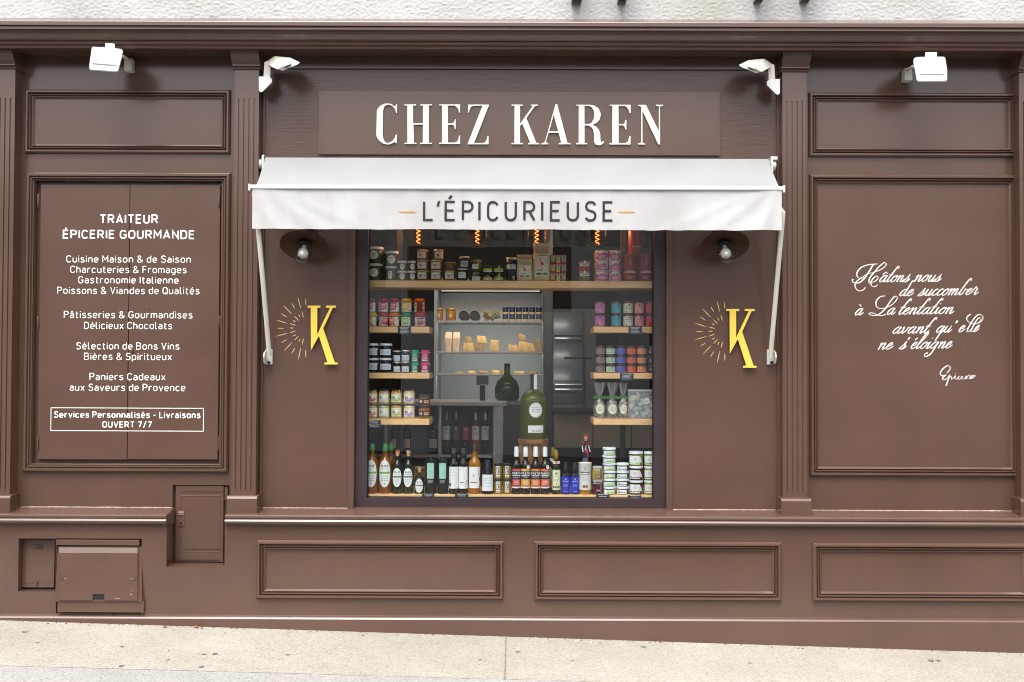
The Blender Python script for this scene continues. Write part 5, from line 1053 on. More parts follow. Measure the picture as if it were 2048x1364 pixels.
# ---------------------------------------------------------------- right shelves
ZB = SHL['Br'][0] + .0004; G = 'pastel cans on the upper right shelf'
for c0, c1, cn, cc in ((1190, 1210, 'pink', '#c87aa8'), (1222.8, 1241.4, 'cyan', '#4aa4b4'), (1246.5, 1265.8, 'cream', '#cfcab0'), (1269, 1288, 'salmon', '#d88a8c'), (1291.5, 1310, 'red', '#c43a44')):
    z = ZB
    for k in range(2):
        z = jar(c0, c1, 650.5 - k * 27, 625 - k * 27, z, f'can with {cn} label on the upper right shelf, {("lower", "upper")[k]} row', '#6a4a34', '#4a4238', .14, lr=.92, shape='can', labels=[(1.45, .07, .82, [('r', -1, 1, 0, 1, cc), ('L', -.4, .5, (.8, .62, .45), .05, '#5a4a50'), ('o', rnd.uniform(-.1, .4), .85, .12, .09, '#3a3a3c'), ('o', -.3, .12, .1, .07, '#3a3a3c')])], name='can', cat='can', group=G)
ZC = SHL['Cr'][0] + .0004; G = 'small coloured jars on the second lowest right shelf'
for c0, c1, cn, cc in ((1187, 1191.5, '', None), (1191.5, 1209.8, 'mauve', '#8a7478'), (1211.8, 1230.5, 'mint', '#b8c8b4'), (1232.3, 1251.2, 'violet blue', '#5a64c0'), (1253.4, 1272, 'orange', '#d8603c'), (1274, 1293, 'peach', '#d88664'), (1295, 1312, 'black', '#1c1c1e')):
    if not cc: continue
    z = ZC
    for k in range(3):
        ly = [('r', -1, 1, 0, 1, cc), ('L', -.5, .5, (.7, .5, .2), .08, '#3a3438' if cn != 'black' else '#d0d0cc'), ('o', .1, .8, .1, .12, '#3a3438' if cn != 'black' else '#d0d0cc')]
        z = jar(c0, c1, 744 - k * 18.3, 726 - k * 18.3, z, f'small spice jar with {cn} label, {TP[k]} of its stack of three', '#7a5430', '#3c3a36', .2, lr=.9, labels=[(1.45, .08, .68, ly)], name='spice_jar', group=G)
# cellophane bags and the box of biscuits
ZD = SHL['Dr'][0] + .0004
CELLO = glassy('cellophane', (.93, .93, .93), 1.6, .12); n_, l_ = nodes(CELLO); df_ = n_.new('ShaderNodeBsdfDiffuse'); df_.inputs[0].default_value = (.8, .82, .82, 1); mc_ = n_.new('ShaderNodeMixShader'); mc_.inputs[0].default_value = .13; l_.new(n_['Material Output'].inputs[0].links[0].from_socket, mc_.inputs[1]); l_.new(df_.outputs[0], mc_.inputs[2]); l_.new(mc_.outputs[0], n_['Material Output'].inputs[0]); BIS = surf('biscuit', '#a87a4a', '#d8c0a0', 25, .8); NUT = surf('dark_biscuit', '#4a2c1c', '#7a5438', 25, .8); RIB = P('#3f7a3c', .5)
for bi, (c0, c1, wd) in enumerate(((1187, 1211.5, 'left'), (1212, 1236.5, 'middle'), (1236.5, 1256, 'right'))):
    cx, yc, r, h = place(c0, c1, 836.8, 796, YS + .012); t = start('biscuit_bag', cx, yc, ZD, f'cellophane bag of biscuits tied with green ribbon, {wd} of the three', 'bag', 'cellophane biscuit bags'); m = M()
    for k in range(46):
        v = rnd.random(); a = rnd.uniform(0, 6.28); rad = r * .72 * (1 - .55 * v ** 3) * rnd.uniform(.55, 1); q = Vector((cx + rad * math.cos(a), yc + rad * math.sin(a), ZD + .012 + v * h * .86)); ax = Vector((rnd.uniform(-1, 1), -1, rnd.uniform(-1, 1))).normalized(); u = ax.orthogonal().normalized(); w2 = ax.cross(u); rr = rnd.uniform(.009, .014)
        m.hull([q + ax * e * .004 + (u * math.cos(i * .9) + w2 * math.sin(i * .9)) * rr * (1 - abs(e) * .15) for e in (-1, 1) for i in range(7)], rnd.choice((BIS, BIS, NUT)), True)
    f_ = m.build('biscuits', t); f_['kind'] = 'stuff'
    m = M(); m.lathe(cx, yc, ZD, [(0, 0), (r * .85, 0), (r * .98, h * .1), (r, h * .5), (r * .8, h * .8), (r * .25, h * 1.0), (r * .2, h * 1.05), (r * .5, h * 1.35), (r * .75, h * 1.75)], CELLO, 40, mod=lambda a, zz: 1 + (.28 * math.sin(a * 5 + bi * 2 + zz * 30) + .2 * math.sin(a * 11 + bi) if zz > h * .95 else .05 * math.sin(a * 5 + zz * 60)))
    m.build('wrapper', t)
    m = M(); zr_ = ZD + h * 1.02
    for sx in (-1, 1):
        for dz, ln in ((.3, 1.15), (-.1, 1.2)): m.tube([(cx, yc - r * .25, zr_), (cx + sx * r * ln * .5, yc - r * .5, zr_ + dz * .03), (cx + sx * r * ln, yc - r * .45, zr_ + dz * .012 - .004)], [.003, .0055, .002], RIB, 6)
    m.tube([(cx + r * .24 * math.cos(i * .7), yc + r * .24 * math.sin(i * .7), zr_) for i in range(10)], .003, RIB, 6); m.build('ribbon', t)
    m = M(); patch(m, cx, yc, r * 1.02, ZD + h * .22, ZD + h * .70, .85, [('o', 0, .5, .85, .5, '#d8d4c0'), ('L', -.5, .5, (.62, .48, .36), .04, '#8a8672')]); m.build('label', t)
cx, yc = WX(1283, 810, YS + .03), YS + .05; xa, xb = WX(1256.5, 810, YS + .012), WX(1312, 810, YS + .012); hz = 58 * S(YS + .012)
t = start('biscuit_box', (xa + xb) / 2, yc, ZD, 'clear plastic box of pale round biscuits beside the cellophane bags', 'box', None)
m = M()
for k in range(70):
    q = Vector((rnd.uniform(xa + .014, xb - .014), rnd.uniform(YS + .024, YS + .08), ZD + .012 + rnd.random() * (hz - .03))); rr = rnd.uniform(.009, .013)
    m.hull([q + Vector((rr * math.cos(i * .79), e * .005, rr * math.sin(i * .79))) for e in (-1, 1) for i in range(8)], rnd.choice((BIS, P('#c8c4bc', .8), P('#b8b4ac', .8))), True)
f_ = m.build('biscuits', t); f_['kind'] = 'stuff'
MILK = bpy.data.materials.new('milky_plastic'); MILK.use_nodes = True; n_, l_ = nodes(MILK); b_ = n_['Principled BSDF']; b_.inputs['Base Color'].default_value = (.62, .66, .72, 1); b_.inputs['Roughness'].default_value = .2
tr = n_.new('ShaderNodeBsdfTransparent'); ms = n_.new('ShaderNodeMixShader'); ms.inputs[0].default_value = .7; l_.new(b_.outputs[0], ms.inputs[1]); l_.new(tr.outputs[0], ms.inputs[2]); l_.new(ms.outputs[0], n_['Material Output'].inputs[0])
m = M(); m.box(xa, xb, YS + .013, YS + .09, ZD, ZD + hz * .93, MILK); m.build('box_body', t, bevel=.003); m = M(); m.box(xa - .001, xb + .001, YS + .012, YS + .091, ZD + hz * .93, ZD + hz, P('#a8acb2', .35)); m.build('lid', t, bevel=.003)
m = M(); patch(m, cx + .03, YS + .013, None, ZD + hz * .5, ZD + hz * .72, .022, [('o', 0, .5, 1, .5, '#d4d0c0'), ('L', -.6, .6, (.55, .4), .06, '#8a8672')]); m.build('label', t)
# ---------------------------------------------------------------- window ledge
G = 'bottles along the window ledge'
OV = lambda band: [('o', 0, .5, .95, .5, '#dfe4e2'), ('r', -.88, .88, .50, .57, band), ('L', -.5, .5, (.66, .4, .32, .24), .02, '#8a9490'), ('t', 'OLIVE', 0, .74, 1.15, .09, '#3a403c'), ('o', 0, .14, .08, .03, '#6a7a70')]
Y0 = YL + .03
for c0, c1, px_t, lb, y_ in ((735, 757, 888, 'amber syrup bottle with green cap and oval label, at the left end of the ledge', Y0), (757, 784.5, 888.5, 'amber syrup bottle with green cap and oval label, second on the ledge', Y0)):
    bottle(c0 - (4 if c0 < 740 else 0), c1, 986.5, px_t, ZF_, lb, '#8e5408', .62, .38, '#1f6a34', .15, 1.15, [(.95, .13, .68, OV('#6fa83a'))], group=G, y=y_, clear=.35)
bottle(772, 792, 986, 889, ZF_, 'clear bottle with green cap standing behind the second syrup bottle', '#6a5438', .6, .4, '#1f6a34', .15, 1.1, group=G, y=Y0 + .09, clear=.5)
for c0, c1, lb, cp in ((784.5, 805.5, 'square dark olive oil bottle with orange-topped cork and oval label', '#c85a28'), (806, 827.5, 'square dark olive oil bottle with pale cork and oval label', None)):
    bottle(c0, c1, 987, 902, ZF_, lb, '#1a1d08', .66, .36, cp, .13, 1.1, [(.98, .16, .60, OV('#3c4640'))], group=G, y=Y0, clear=.25, cork='#c8a478', sq=0)
bottle(829, 849, 986.5, 934, ZF_, 'small dark oil bottle with glass stopper and oval label', '#15170a', .55, .34, '#8a8a86', .2, 1.15, [(.9, .05, .56, OV('#3c4640'))], group=G, y=Y0, clear=.2, cork='#c8a478')
for c0, c1, nm in ((850, 873.5, 'left'), (874.5, 897, 'right')):
    cx, yc, r, h = place(c0, c1, 988.5, 916, Y0); t = start('tea_canister', cx, yc, ZF_, f'matt black canister with mint green label, {nm} of the pair', 'canister', 'black canisters on the ledge'); m = M()
    m.lathe(cx, yc, ZF_, [(0, 0), (r * .98, 0), (r, h * .02), (r, h * .86), (r * .96, h * .88), (0, h * .88)], P('#0d0e0f', .45), 28); m.build('body', t)
    m = M(); m.lathe(cx, yc, ZF_ + h * .88, [(r * .97, 0), (r * .97, h * .05), (r * .55, h * .07), (r * .5, h * .12), (0, h * .12)], P('#101112', .4), 28); m.build('lid', t)
    m = M(); patch(m, cx, yc, r, ZF_ + h * .42, ZF_ + h * .84, .62, [('r', -1, 1, 0, 1, '#9ccabc'), ('o', 0, .82, .22, .10, '#5a8a80'), ('o', 0, .82, .12, .06, '#9ccabc'), ('L', -.7, .7, (.55, .42, .30, .15), .02, '#5a8a80')]); patch(m, cx, yc, r, ZF_ + h * .30, ZF_ + h * .39, .5, [('L', -.9, .8, (.7, .35, .05), .1, '#c8ccca')]); m.build('label', t)
for c0, c1, nm, ly in ((898, 917.5, 'back label and barcode', [('r', -1, 1, 0, 1, '#e0e2e4'), ('L', -.6, .7, (.85, .72, .6, .48), .012, '#8a8e92'), ('r', -.85, -.4, .12, .24, '#3a3a3c'), ('r', -.7, -.6, .3, .38, '#55555a')]),
                       (917, 936, 'white and red label', [('r', -1, 1, 0, 1, '#e0e2e4'), ('p', [(.05, 1), (1, 1), (1, 0), (.4, 0), (.5, .25), (.3, .5), (.12, .75)], '#8a3430'), ('o', .68, .33, .12, .05, '#d8703c'), ('L', .35, .8, (.85, .75, .6, .2), .02, '#d8b4a8'), ('r', -.5, .15, .27, .30, '#5a3030')])):
    bottle(c0, c1, 988, 898, ZF_, f'black glass bottle with {nm} beside the canisters', '#0e0d0c', .66, .62, '#171615', .18, 1.05, [(1.2, .12, .60, ly)], group=G, y=Y0, clear=.05)
bottle(937, 961.5, 989, 891, ZF_, 'golden oil bottle with black cap, white and red label', '#b87a18', .60, .36, '#15140f', .14, 1.2, [(1.1, .12, .55, [('r', -1, 1, 0, 1, '#e0e2e4'), ('p', [(.5, 1), (1, 1), (1, 0), (.8, 0), (.85, .3), (.62, .6)], '#8a3430'), ('r', -.6, .35, .24, .28, '#5a3030'), ('o', -.1, .6, .2, .1, '#c4c8cc')])], group=G, y=Y0, clear=.4)
bottle(963, 987.5, 991, 924, ZF_, 'short dark bottle with navy cap and plain white label', '#171210', .55, .36, '#1f2a3a', .30, 1.15, [(1.0, .10, .58, [('r', -1, 1, 0, 1, '#dde1e6'), ('L', -.7, .7, (.75, .6, .45, .25), .03, '#9aa4b0')])], group=G, y=Y0 - .01, clear=.05)
for c0, c1, nm in ((987.5, 1005, 'left'), (1005.5, 1023, 'right')):
    z = ZF_
    for k in range(2):
        z = jar(c0, c1, 989 - k * 31.5, 959 - k * 32, z, f'squat mustard jar with white C on black label, {("lower", "upper")[k]} of the {nm} stack', '#8a6a1c', '#22201c', .14, labels=[(.55, .12, .84, [('r', -.8, .8, 0, 1, '#e0dfd8'), ('r', -.6, .6, .22, .80, '#1c1b1a'), ('t', 'C', 0, .28, .75, .46, '#e0dfd8'), ('L', -.6, .6, (.86, .06), .06, '#3a3a38')])], group='mustard jars on the ledge', y=Y0, clear=.2)
PA = [('red', '#c03a44'), ('yellow', '#d8a428'), ('orange', '#dc7c2c'), ('coral', '#d8583c')]
for i, (c0, c1) in enumerate(((1024, 1041.5), (1042, 1060.3), (1062, 1080.3), (1081, 1099.3))):
    cn, cc = PA[i]
    ly = [('r', -1, 1, .0, .46, cc), ('r', -1, 1, .90, 1.0, cc), ('r', -1, 1, .88, .895, '#e4e0d4'), ('p', [(-1.05, .86), (1.05, .86), (1.05, .50), (.3, .50), (0, .44), (-.3, .50), (-1.05, .50)], '#26408a'), ('r', -1, 1, .0, .07, '#e4ded0'), ('L', -.7, .7, (.1,), .04, '#26408a'), ('t', 'PASTIS', 0, .70, 1.75, .12, '#e8e6e0'), ('L', -.85, .75, (.62,), .055, '#d8d8dc'), ('L', -.6, .6, (.55,), .02, '#b8bcc8'), ('L', -.45, .45, (.36, .29), .03, '#f0e0c8'), ('L', -.6, .6, (.2,), .03, '#f0e0c8')]
    bottle(c0, c1, 989.5, 896, ZF_, f'dark spirit bottle with white cap and {cn} and navy label', '#171412', .60, .46, '#d4d8da', .20, 1.15, [(1.15, .13, .54, ly)], group='white-capped spirit bottles', y=Y0, clear=.03)
    if i in (1, 3):
        o = bpy.data.objects.get([q.name for q in col.objects if q.get('label', '').startswith(f'dark spirit bottle with white cap and {cn}')][0]); cx, yc, r, h = place(c0, c1, 989.5, 896, Y0)
        m = M(); patch(m, cx + r * .55, yc - r * .95, None, ZF_ + h * .54, ZF_ + h * .62, r * .32, [('o', 0, .5, 1, .55, '#d4d0cc'), ('L', -.4, .4, (.45,), .2, '#8a4a44')]); m.build('medal_sticker', o)
for k, (c0, c1, dy_, nm) in enumerate(((1098, 1113, .14, 'rearmost'), (1101, 1117, .07, 'middle'), (1103.5, 1121.5, 0, 'front'))):
    bottle(c0, c1, 990, 903, ZF_, f'dark green oil bottle with gold cap and pale label, {nm} of the three in line', '#1a1d0e', .64, .42, '#a8842c', .20, 1.1, [(1.0, .10, .56, [('r', -1, 1, 0, 1, '#cfd0a8'), ('r', -.85, .85, .04, .96, '#d6d8b4'), ('o', 0, .82, .25, .08, '#8a8a5a'), ('L', -.6, .6, (.66, .5, .44), .02, '#7a7a50'), ('L', -.8, .8, (.1, .15), .05, '#6a5a20'), ('o', 0, .3, .15, .05, '#9a9a6a')]), (.9, .70, .76, [('r', -1, 1, 0, 1, '#d4cfbc'), ('o', 0, .5, .3, .4, '#b03a30')])], group='gold-capped oil bottles', y=Y0 + dy_, clear=.1, metal=.8)
for c0, c1, nm in ((1122.6, 1140, 'left'), (1140.8, 1158.3, 'right')):
    bottle(c0, c1, 989, 926, ZF_, f'small black bottle with bright blue label, {nm} of the pair', '#100f12', .62, .62, '#131214', .28, 1.05, [(1.3, .04, .56, [('r', -1, 1, 0, 1, '#1f2fae'), ('o', 0, .84, .1, .05, '#c8ccdc'), ('L', -.55, .55, (.70,), .04, '#c0c6e4'), ('L', -.4, .4, (.48, .42), .035, '#b0b8e0'), ('L', -.4, .4, (.12, .08), .02, '#8a94d0')])], group='blue-labelled bottles', y=Y0, clear=.03)
cx, yc, r, h = place(1156.5, 1183.3, 990, 928, Y0); t = start('oil_canister', cx, yc, ZF_, 'white cylindrical tin with gold base band and gold seals', 'tin', None)
m = M(); m.lathe(cx, yc, ZF_, [(0, 0), (r * .98, 0), (r, h * .01), (r, h * .15), (r * .99, h * .152)], P('#a8803c', .35, .5), 32); m.build('base_band', t)
m = M(); m.lathe(cx, yc, ZF_, [(r * .99, h * .152), (r * .99, h * .97), (r * 1.02, h * .98), (r * 1.02, h), (r * .95, h), (r * .93, h * .985), (0, h * .985)], P('#dcdcd8', .35), 32); m.build('body', t)
m = M(); patch(m, cx, yc, r, ZF_ + h * .16, ZF_ + h * .95, 1.1, [('o', 0, .86, .13, .07, '#55555a'), ('o', 0, .86, .07, .04, '#dcdcd8'), ('L', -.85, .85, (.68,), .035, '#3c3a3a'), ('L', -.6, .6, (.6,), .02, '#6a6a6c'), ('L', -.4, .4, (.42, .38), .012, '#9a9a9c'), ('o', -.18, .13, .2, .065, '#8a6a24'), ('o', .18, .13, .2, .065, '#9a7a2c')]); m.build('label', t)
bottle(1161, 1182, 985, 871, ZF_, 'black wine bottle with red wax cork and red seal ribbon behind the white tin', '#0f0c0e', .72, .32, '#b02a28', .10, 1.3, [(.7, .50, .62, [('r', -1, .2, .1, .9, '#4a5a78')])], group=G, y=Y0 + .085, clear=.03, cork='#c89a78')
ob = [q for q in col.objects if q.get('label', '').startswith('black wine bottle with red wax')][0]; cx, yc, r, h = place(1161, 1182, 985, 871, Y0 + .085); REDR = P('#b01c34', .45)
m = M(); xx = lambda px, py: WX(px, py, yc - r); zz = lambda py: WZ(1170, py, yc - r)
m.tube([(xx(1173, 885), yc - r * .6, zz(884)), (xx(1173, 895), yc - r * .7, zz(896)), (xx(1175, 905), yc - r * 1.05, zz(905)), (xx(1176, 927), yc - r * 1.06, zz(932))], .0028, REDR, 6); m.tube([(xx(1161, 883), yc - r * .5, zz(882)), (xx(1168, 886), yc - r * .6, zz(886)), (xx(1173, 885), yc - r * .6, zz(884))], .0025, REDR, 6)
m.prism([[(xx(1173.5, 902) + .010 * math.cos(q * .5236), zz(902.5) + .011 * math.sin(q * .5236)) for q in range(12)]], yc - r * 1.12, yc - r * 1.05, REDR); m.build('ribbon', ob)
m = M()
for a, b in ((1164.5, 1166), (1177, 1180.5)): m.tube([(xx(a, 892), yc - r * .7, zz(891)), (xx(b, 900), yc - r * .95, zz(904))], .0035, P('#c8ccd0', .4), 6)
m.build('tag_cord', ob)
z = ZF_
for k, (cc, nm) in enumerate((('#4a1c18', 'dark red'), ('#a08a48', 'yellow'))):
    z = jar(1184, 1205.5, 989 - k * 29, 960.5 - k * 27, z, f'square glass jar of {nm} spread with purple tag, {("lower", "upper")[k]} one', cc, '#a8a8a4', .16, metal=.6, lr=.9, sq=8, labels=[(.95, .2, .75, [('r', .45, .75, -.2, 1.2, '#5a4a58'), ('r', -.3, .55, .0, .3, '#55455a'), ('L', -.2, .45, (.12,), .06, '#c8c0c8')])], group='square spread jars', y=Y0, clear=.15)
GT = [('#8cbc4c', 'green print'), ('#3c4450', 'dark print')]
z = ZF_
for k in range(6):
    cc, nm = GT[0]
    z = jar(1205.5 - (0, 1, 0, 0, 1, 0)[k] * .6, 1231.5, 988 - k * 15.6, 972.6 - k * 15.6, z, f'flat white-lidded tub with green print, {("lowest", "second", "third", "fourth", "fifth", "topmost")[k]} from the bottom of its tall stack' if 0 < k < 5 else f'flat white-lidded tub with green print, {("lowest", "", "", "", "", "topmost")[k]} of its tall stack', '#c9ccc4', '#dde4ea', .26, shape='tub', bodymat=P('#2c3228', .4), lr=1.03, labels=[(1.2, .08, .62, [('r', -.9, .75, 0, 1, '#dfe2de'), ('r', -.45, .65, .12, .42, '#86b848'), ('p', [(.75, 0), (1, 0), (1, 1), (.6, 1)], '#4a6a2c'), ('L', -.3, .5, (.6,), .1, '#9aa49a')])], name='tub', cat='tub', group='stacked white-lidded tubs', y=Y0)  # dark body colour imitates the shade between the stacked tubs
z = ZF_
for k in range(4):
    z = jar(1232.5, 1257.5, 988 - k * 15.6, 972.6 - k * 15.6, z, f'flat white-lidded tub with dark print, {("lowest", "second", "third", "topmost")[k]} ' + ('of' if k in (0, 3) else 'from the bottom of') + ' its short stack', '#c9ccc4', '#dde4ea', .26, shape='tub', bodymat=P('#2a2826', .4), lr=1.03, labels=[(1.2, .08, .62, [('r', -.95, .55, 0, 1, '#dfe2e2'), ('L', -.7, .5, (.25,), .22, '#4a4a58'), ('p', [(.55, 0), (.95, 0), (.95, 1), (.7, 1)], '#2e3a40'), ('o', -.5, .65, .12, .16, '#a0a8a8')])], name='tub', cat='tub', group='stacked white-lidded tubs', y=Y0)  # shade between these tubs is likewise put into the dark body colour
for c0, c1, stk, cs in ((1257.8, 1286, 'inner', ('#3a1a16', '#3a1a16', '#7a7a28')), (1288, 1312, 'outer', ('#8a8420', '#8a8420', '#84802a'))):
    z = ZF_
    for k in range(3):
        mar = cs[k] == '#3a1a16'
        ly = [('r', -1, .4, 0, 1, '#dcdedd'), ('p', [(.35, 1), (.55, .7), (.7, .35), (.9, 0), (.3, 0), (.3, 1)], '#dcdedd')] + ([('p', [(.62, 1), (1.15, 1), (1.15, .1), (1.0, .1), (.85, .5)], '#7a2a2c')] if mar else []) + [('L', -.85, .4, (.12,), .1, '#5a2a2a' if mar else ('#86b848' if k == 2 and stk == 'inner' else '#3a4038')), ('o', -.2, .65, .2, .2, '#c4c8c8')]
        z = jar(c0, c1, 988.5 - k * 28.6, 960.5 - k * 28.8, z, f'jar of {"dark tapenade with maroon" if mar else "green olives with white"} label, {TP[k]} of the {stk} stack at the right end', cs[k], '#d4dce6', .16, lr=1.0, labels=[(1.2, .12, .72, ly)], group='olive and tapenade jars', y=Y0, clear=.12)
# trunk stool with the giant bottle
TRK = surf('split_trunk_wood', '#4a2c18', '#a4744a', 9, .7, stretch=(6, 6, .8), bump=.6, bscale=20, bdist=.006)
yt = .42; cx = WX(1066.5, 900, yt); r = 29.5 * S(yt); zt_ = WZ(1066, 879, yt - .08)
t = thing('trunk_stool', (cx, yt, ZF_), 'rough split tree trunk stool under the giant green bottle', 'stool')
m = M(); m.lathe(cx, yt, ZF_, [(0, 0), (r * .55, 0), (r * .7, .06), (r * .86, (zt_ - ZF_) * .6), (r * .93, zt_ - ZF_ - .03), (0, zt_ - ZF_ - .03)], TRK, 60, mod=lambda a, z: 1 + .13 * math.sin(a * 9 + z * 8) + .08 * noise.noise((math.cos(a) * 3, math.sin(a) * 3, z * 6))); m.build('trunk', t)
m = M(); m.lathe(cx, yt, zt_ - .03, [(0, 0), (r, 0), (r * 1.03, .012), (r * 1.02, .026), (r * .95, .030), (0, .030)], surf('bark_rim', '#6a4426', '#9a6c40', 14, .7, bump=.4, bscale=40), 48, mod=lambda a, z: 1 + .025 * math.sin(a * 11)); m.build('top_slab', t)
bz = zt_ + .0005; br = 26.3 * S(yt); bh = 130 * S(yt - .1)
t = thing('giant_bottle', (cx, yt, bz), 'giant green glass bottle with round and square white labels on the trunk stool', 'bottle')
GB_ = bpy.data.materials.new('green_bottle_glass'); GB_.use_nodes = True; n_, l_ = nodes(GB_); b_ = n_['Principled BSDF']; b_.inputs['Base Color'].default_value = (.125, .14, .02, 1); b_.inputs['Roughness'].default_value = .06; b_.inputs['Specular IOR Level'].default_value = .7
tr = n_.new('ShaderNodeBsdfTransparent'); tr.inputs[0].default_value = (.62, .72, .30, 1); lw = n_.new('ShaderNodeLayerWeight'); lw.inputs[0].default_value = .35; mr = n_.new('ShaderNodeMapRange'); mr.inputs['To Min'].default_value = .55; mr.inputs['To Max'].default_value = .05; l_.new(lw.outputs['Facing'], mr.inputs[0]); ms = n_.new('ShaderNodeMixShader'); l_.new(mr.outputs[0], ms.inputs[0]); l_.new(b_.outputs[0], ms.inputs[1]); l_.new(tr.outputs[0], ms.inputs[2]); l_.new(ms.outputs[0], n_['Material Output'].inputs[0])
zc = lambda py: WZ(1066, py, yt - br * .7) - bz
m = M(); m.lathe(cx, yt, bz, [(0, 0), (br * .95, 0), (br, .008), (br, zc(806)), (br * .95, zc(797)), (br * .8, zc(789)), (br * .5, zc(783)), (br * .25, zc(780)), (br * .2, zc(776)), (br * .2, zc(768)), (0, zc(768))], GB_, 40); m.build('body', t)
m = M(); m.lathe(cx, yt, bz, [(br * .23, zc(781)), (br * .24, zc(778)), (br * .22, zc(772)), (br * .25, zc(750)), (br * .26, zc(748)), (0, zc(748))], P('#2c2e30', .3), 24); m.build('stopper', t)
m = M(); m.box(cx + .002, cx + .022, yt - br * .28, yt - br * .26, bz + zc(779), bz + zc(748.5), P('#dfe3e4', .5)); m.build('seal_strip', t)
m = M(); patch(m, cx, yt, br, bz + zc(875), bz + zc(800), 1.2, [('o', .14, .735, .44, .20, '#c4ccc8', 1), ('o', .14, .735, .37, .17, '#dfe4e2'), ('L', -.1, .38, (.80, .74, .68), .02, '#8a9490')]); patch(m, cx, yt, br, bz + zc(865), bz + zc(850.5), 1.0, [('r', -.42, .82, 0, 1, '#dfe4e2'), ('L', -.1, .6, (.3, .15), .06, '#7a8480')]); m.build('label', t)
DEMI = liquid('#1c3010', .2)
cx2, y2 = WX(1016, 790, .75), .80; z2 = WZ(1016, 812, .75)
# ---------------------------------------------------------------- price slates
SLT = surf('chalk_slate', '#1c2126', '#2a3036', 20, .6)
for px0, px1, py0, py1, y_, tl, lb in ((796, 822, 653, 669, YS - .004, 0, 'small dark price slate on the shelf of jam jars'), (735, 763, 841, 856, YS - .004, 6, 'tilted dark price slate on the shelf of beige spreads'), (844, 868.5, 987.5, 995.5, YL - .004, 0, 'small dark price slate on the ledge below the black canisters'), (910, 937, 988, 995.5, YL - .004, 0, 'small grey price slate on the ledge below the black bottles'),
        (1257, 1283.5, 653, 669, YS - .004, 0, 'small dark price slate on the shelf of pastel cans'), (1240, 1267, 746.5, 761, YS - .004, 0, 'small dark price slate on the shelf of coloured spice jars'), (1192, 1219, 988, 997.5, YL - .004, 0, 'small grey price slate on the ledge below the tall tub stack'), (1256, 1282.5, 990.5, 998, YL - .004, 0, 'small dark price slate on the ledge below the tapenade jars')):
    x0, x1, z0, z1 = rect(px0, px1, py0, py1, y_); m = M(); m.box(x0, x1, y_ - .003, y_, z0, z1, SLT)
    t = thing('price_slate', ((x0 + x1) / 2, y_, z0), lb, 'price tag', 'price slates on the shelves'); m.build('slate', t)
    hl = M(); nl = 5 if py1 - py0 > 12 else 2; patch(hl, (x0 + x1) / 2, y_ - .003, None, z0, z1, (x1 - x0) / 2, [('L', -.7 + .1 * (k % 2), .7 - .12 * (k % 3), (.86 - k * .86 / nl,), .07 if nl > 2 else .14, '#c4c8cc') for k in range(nl)]); hl.build('chalk_writing', t)
    if tl: t.rotation_euler = (0, R(-tl), 0)
# ---------------------------------------------------------------- pendant bulbs (lit)
FIL = emit('glowing_filament', (1, .17, .035), 9); AMB = glassy('amber_glass', (.84, .60, .40), 1.16, .02); COP = P('#8a5a3a', .3, .8)
for i, (px, lb) in enumerate(((836.6, 'leftmost of the four'), (954.6, 'second from left'), (1073.5, 'second from right'), (1194.5, 'rightmost of the four'))):
    yp = .36; x = WX(px, 480, yp); zb_ = WZ(px, 496, yp); s_ = S(yp); zf = WZ(px, 486.5, yp)
    t = thing('pendant_bulb', (x, yp, zb_), f'large amber pendant bulb with glowing spiral filament, {lb}', 'pendant lamp', 'spiral filament pendant bulbs'); m = M()
    m.lathe(x, yp, zb_, [(0, 0), (.03, .002), (.065, .014), (.083, .04), (.087, .08), (.087, .30), (.07, .35), (.03, .38)], AMB, 32); m.build('glass_bulb', t)
    m = M(); m.tube([(x + 3.6 * s_ * math.cos(k * .62), yp + 3.6 * s_ * math.sin(k * .62), zf + k * .0026) for k in range(70)], (.0017), FIL, 6); m.build('filament', t)
    m = M(); m.lathe(x, yp, zb_ + .375, [(.03, 0), (.032, .01), (.03, .09), (.008, .1), (.006, .11), (0, .11)], COP, 20); m.tube([(x, yp, zb_ + .48), (x, yp, 2.95)], .004, DARK, 6); m.build('socket_and_cord', t)
    pl = bpy.data.lights.new('pendant_glow', 'POINT'); pl.energy = 5; pl.color = (1, .72, .48); pl.shadow_soft_size = .04; po = bpy.data.objects.new('pendant_glow', pl); col.objects.link(po); po.location = (0, 0, .2); po.parent = t
# ---------------------------------------------------------------- counter with wine bottles
YC_ = 1.0
def cz(py, y=YC_): return WZ(950, py, y)
def cxx(px, y=YC_): return WX(px, 860, y)
t = thing('wine_counter', (cxx(900), YC_, ZF), 'grey painted counter with fluted pilaster and open shelves of wine bottles', 'counter')
m = M(); m.box(cxx(700), cxx(1013), YC_ - .03, YC_ + .5, cz(811.5), cz(803.5), GREYP); m.build('worktop', t, bevel=.004)
for a, b in ((877, 882.5), (768, 773.5)): m = M(); m.box(cxx(a), cxx(b), YC_, YC_ + .4, ZF, cz(811.7), GREYP); m.build('divider', t)
m = M(); m.box(cxx(700), cxx(985), YC_ + .002, YC_ + .4, cz(915.5), cz(910), GREYP); m.build('shelf', t)
m = M(); m.box(cxx(700), cxx(1005), YC_ + .4, YC_ + .42, ZF, cz(811.7), surf('grey_back_panel', '#8a8a88', '#98989a', 3, .6)); m.build('back_panel', t)
m = M(); fx = [cxx(992 + k * 3) for k in range(5)]; xa, xb = cxx(987), cxx(1005.5)
m.wall(xa, xb, ZF, cz(840), YC_ - .02, YC_ + .4, [(q - .003, q + .003, ZF + .2, cz(846), YC_ - .014) for q in fx], GREYP); m.build('pilaster', t)
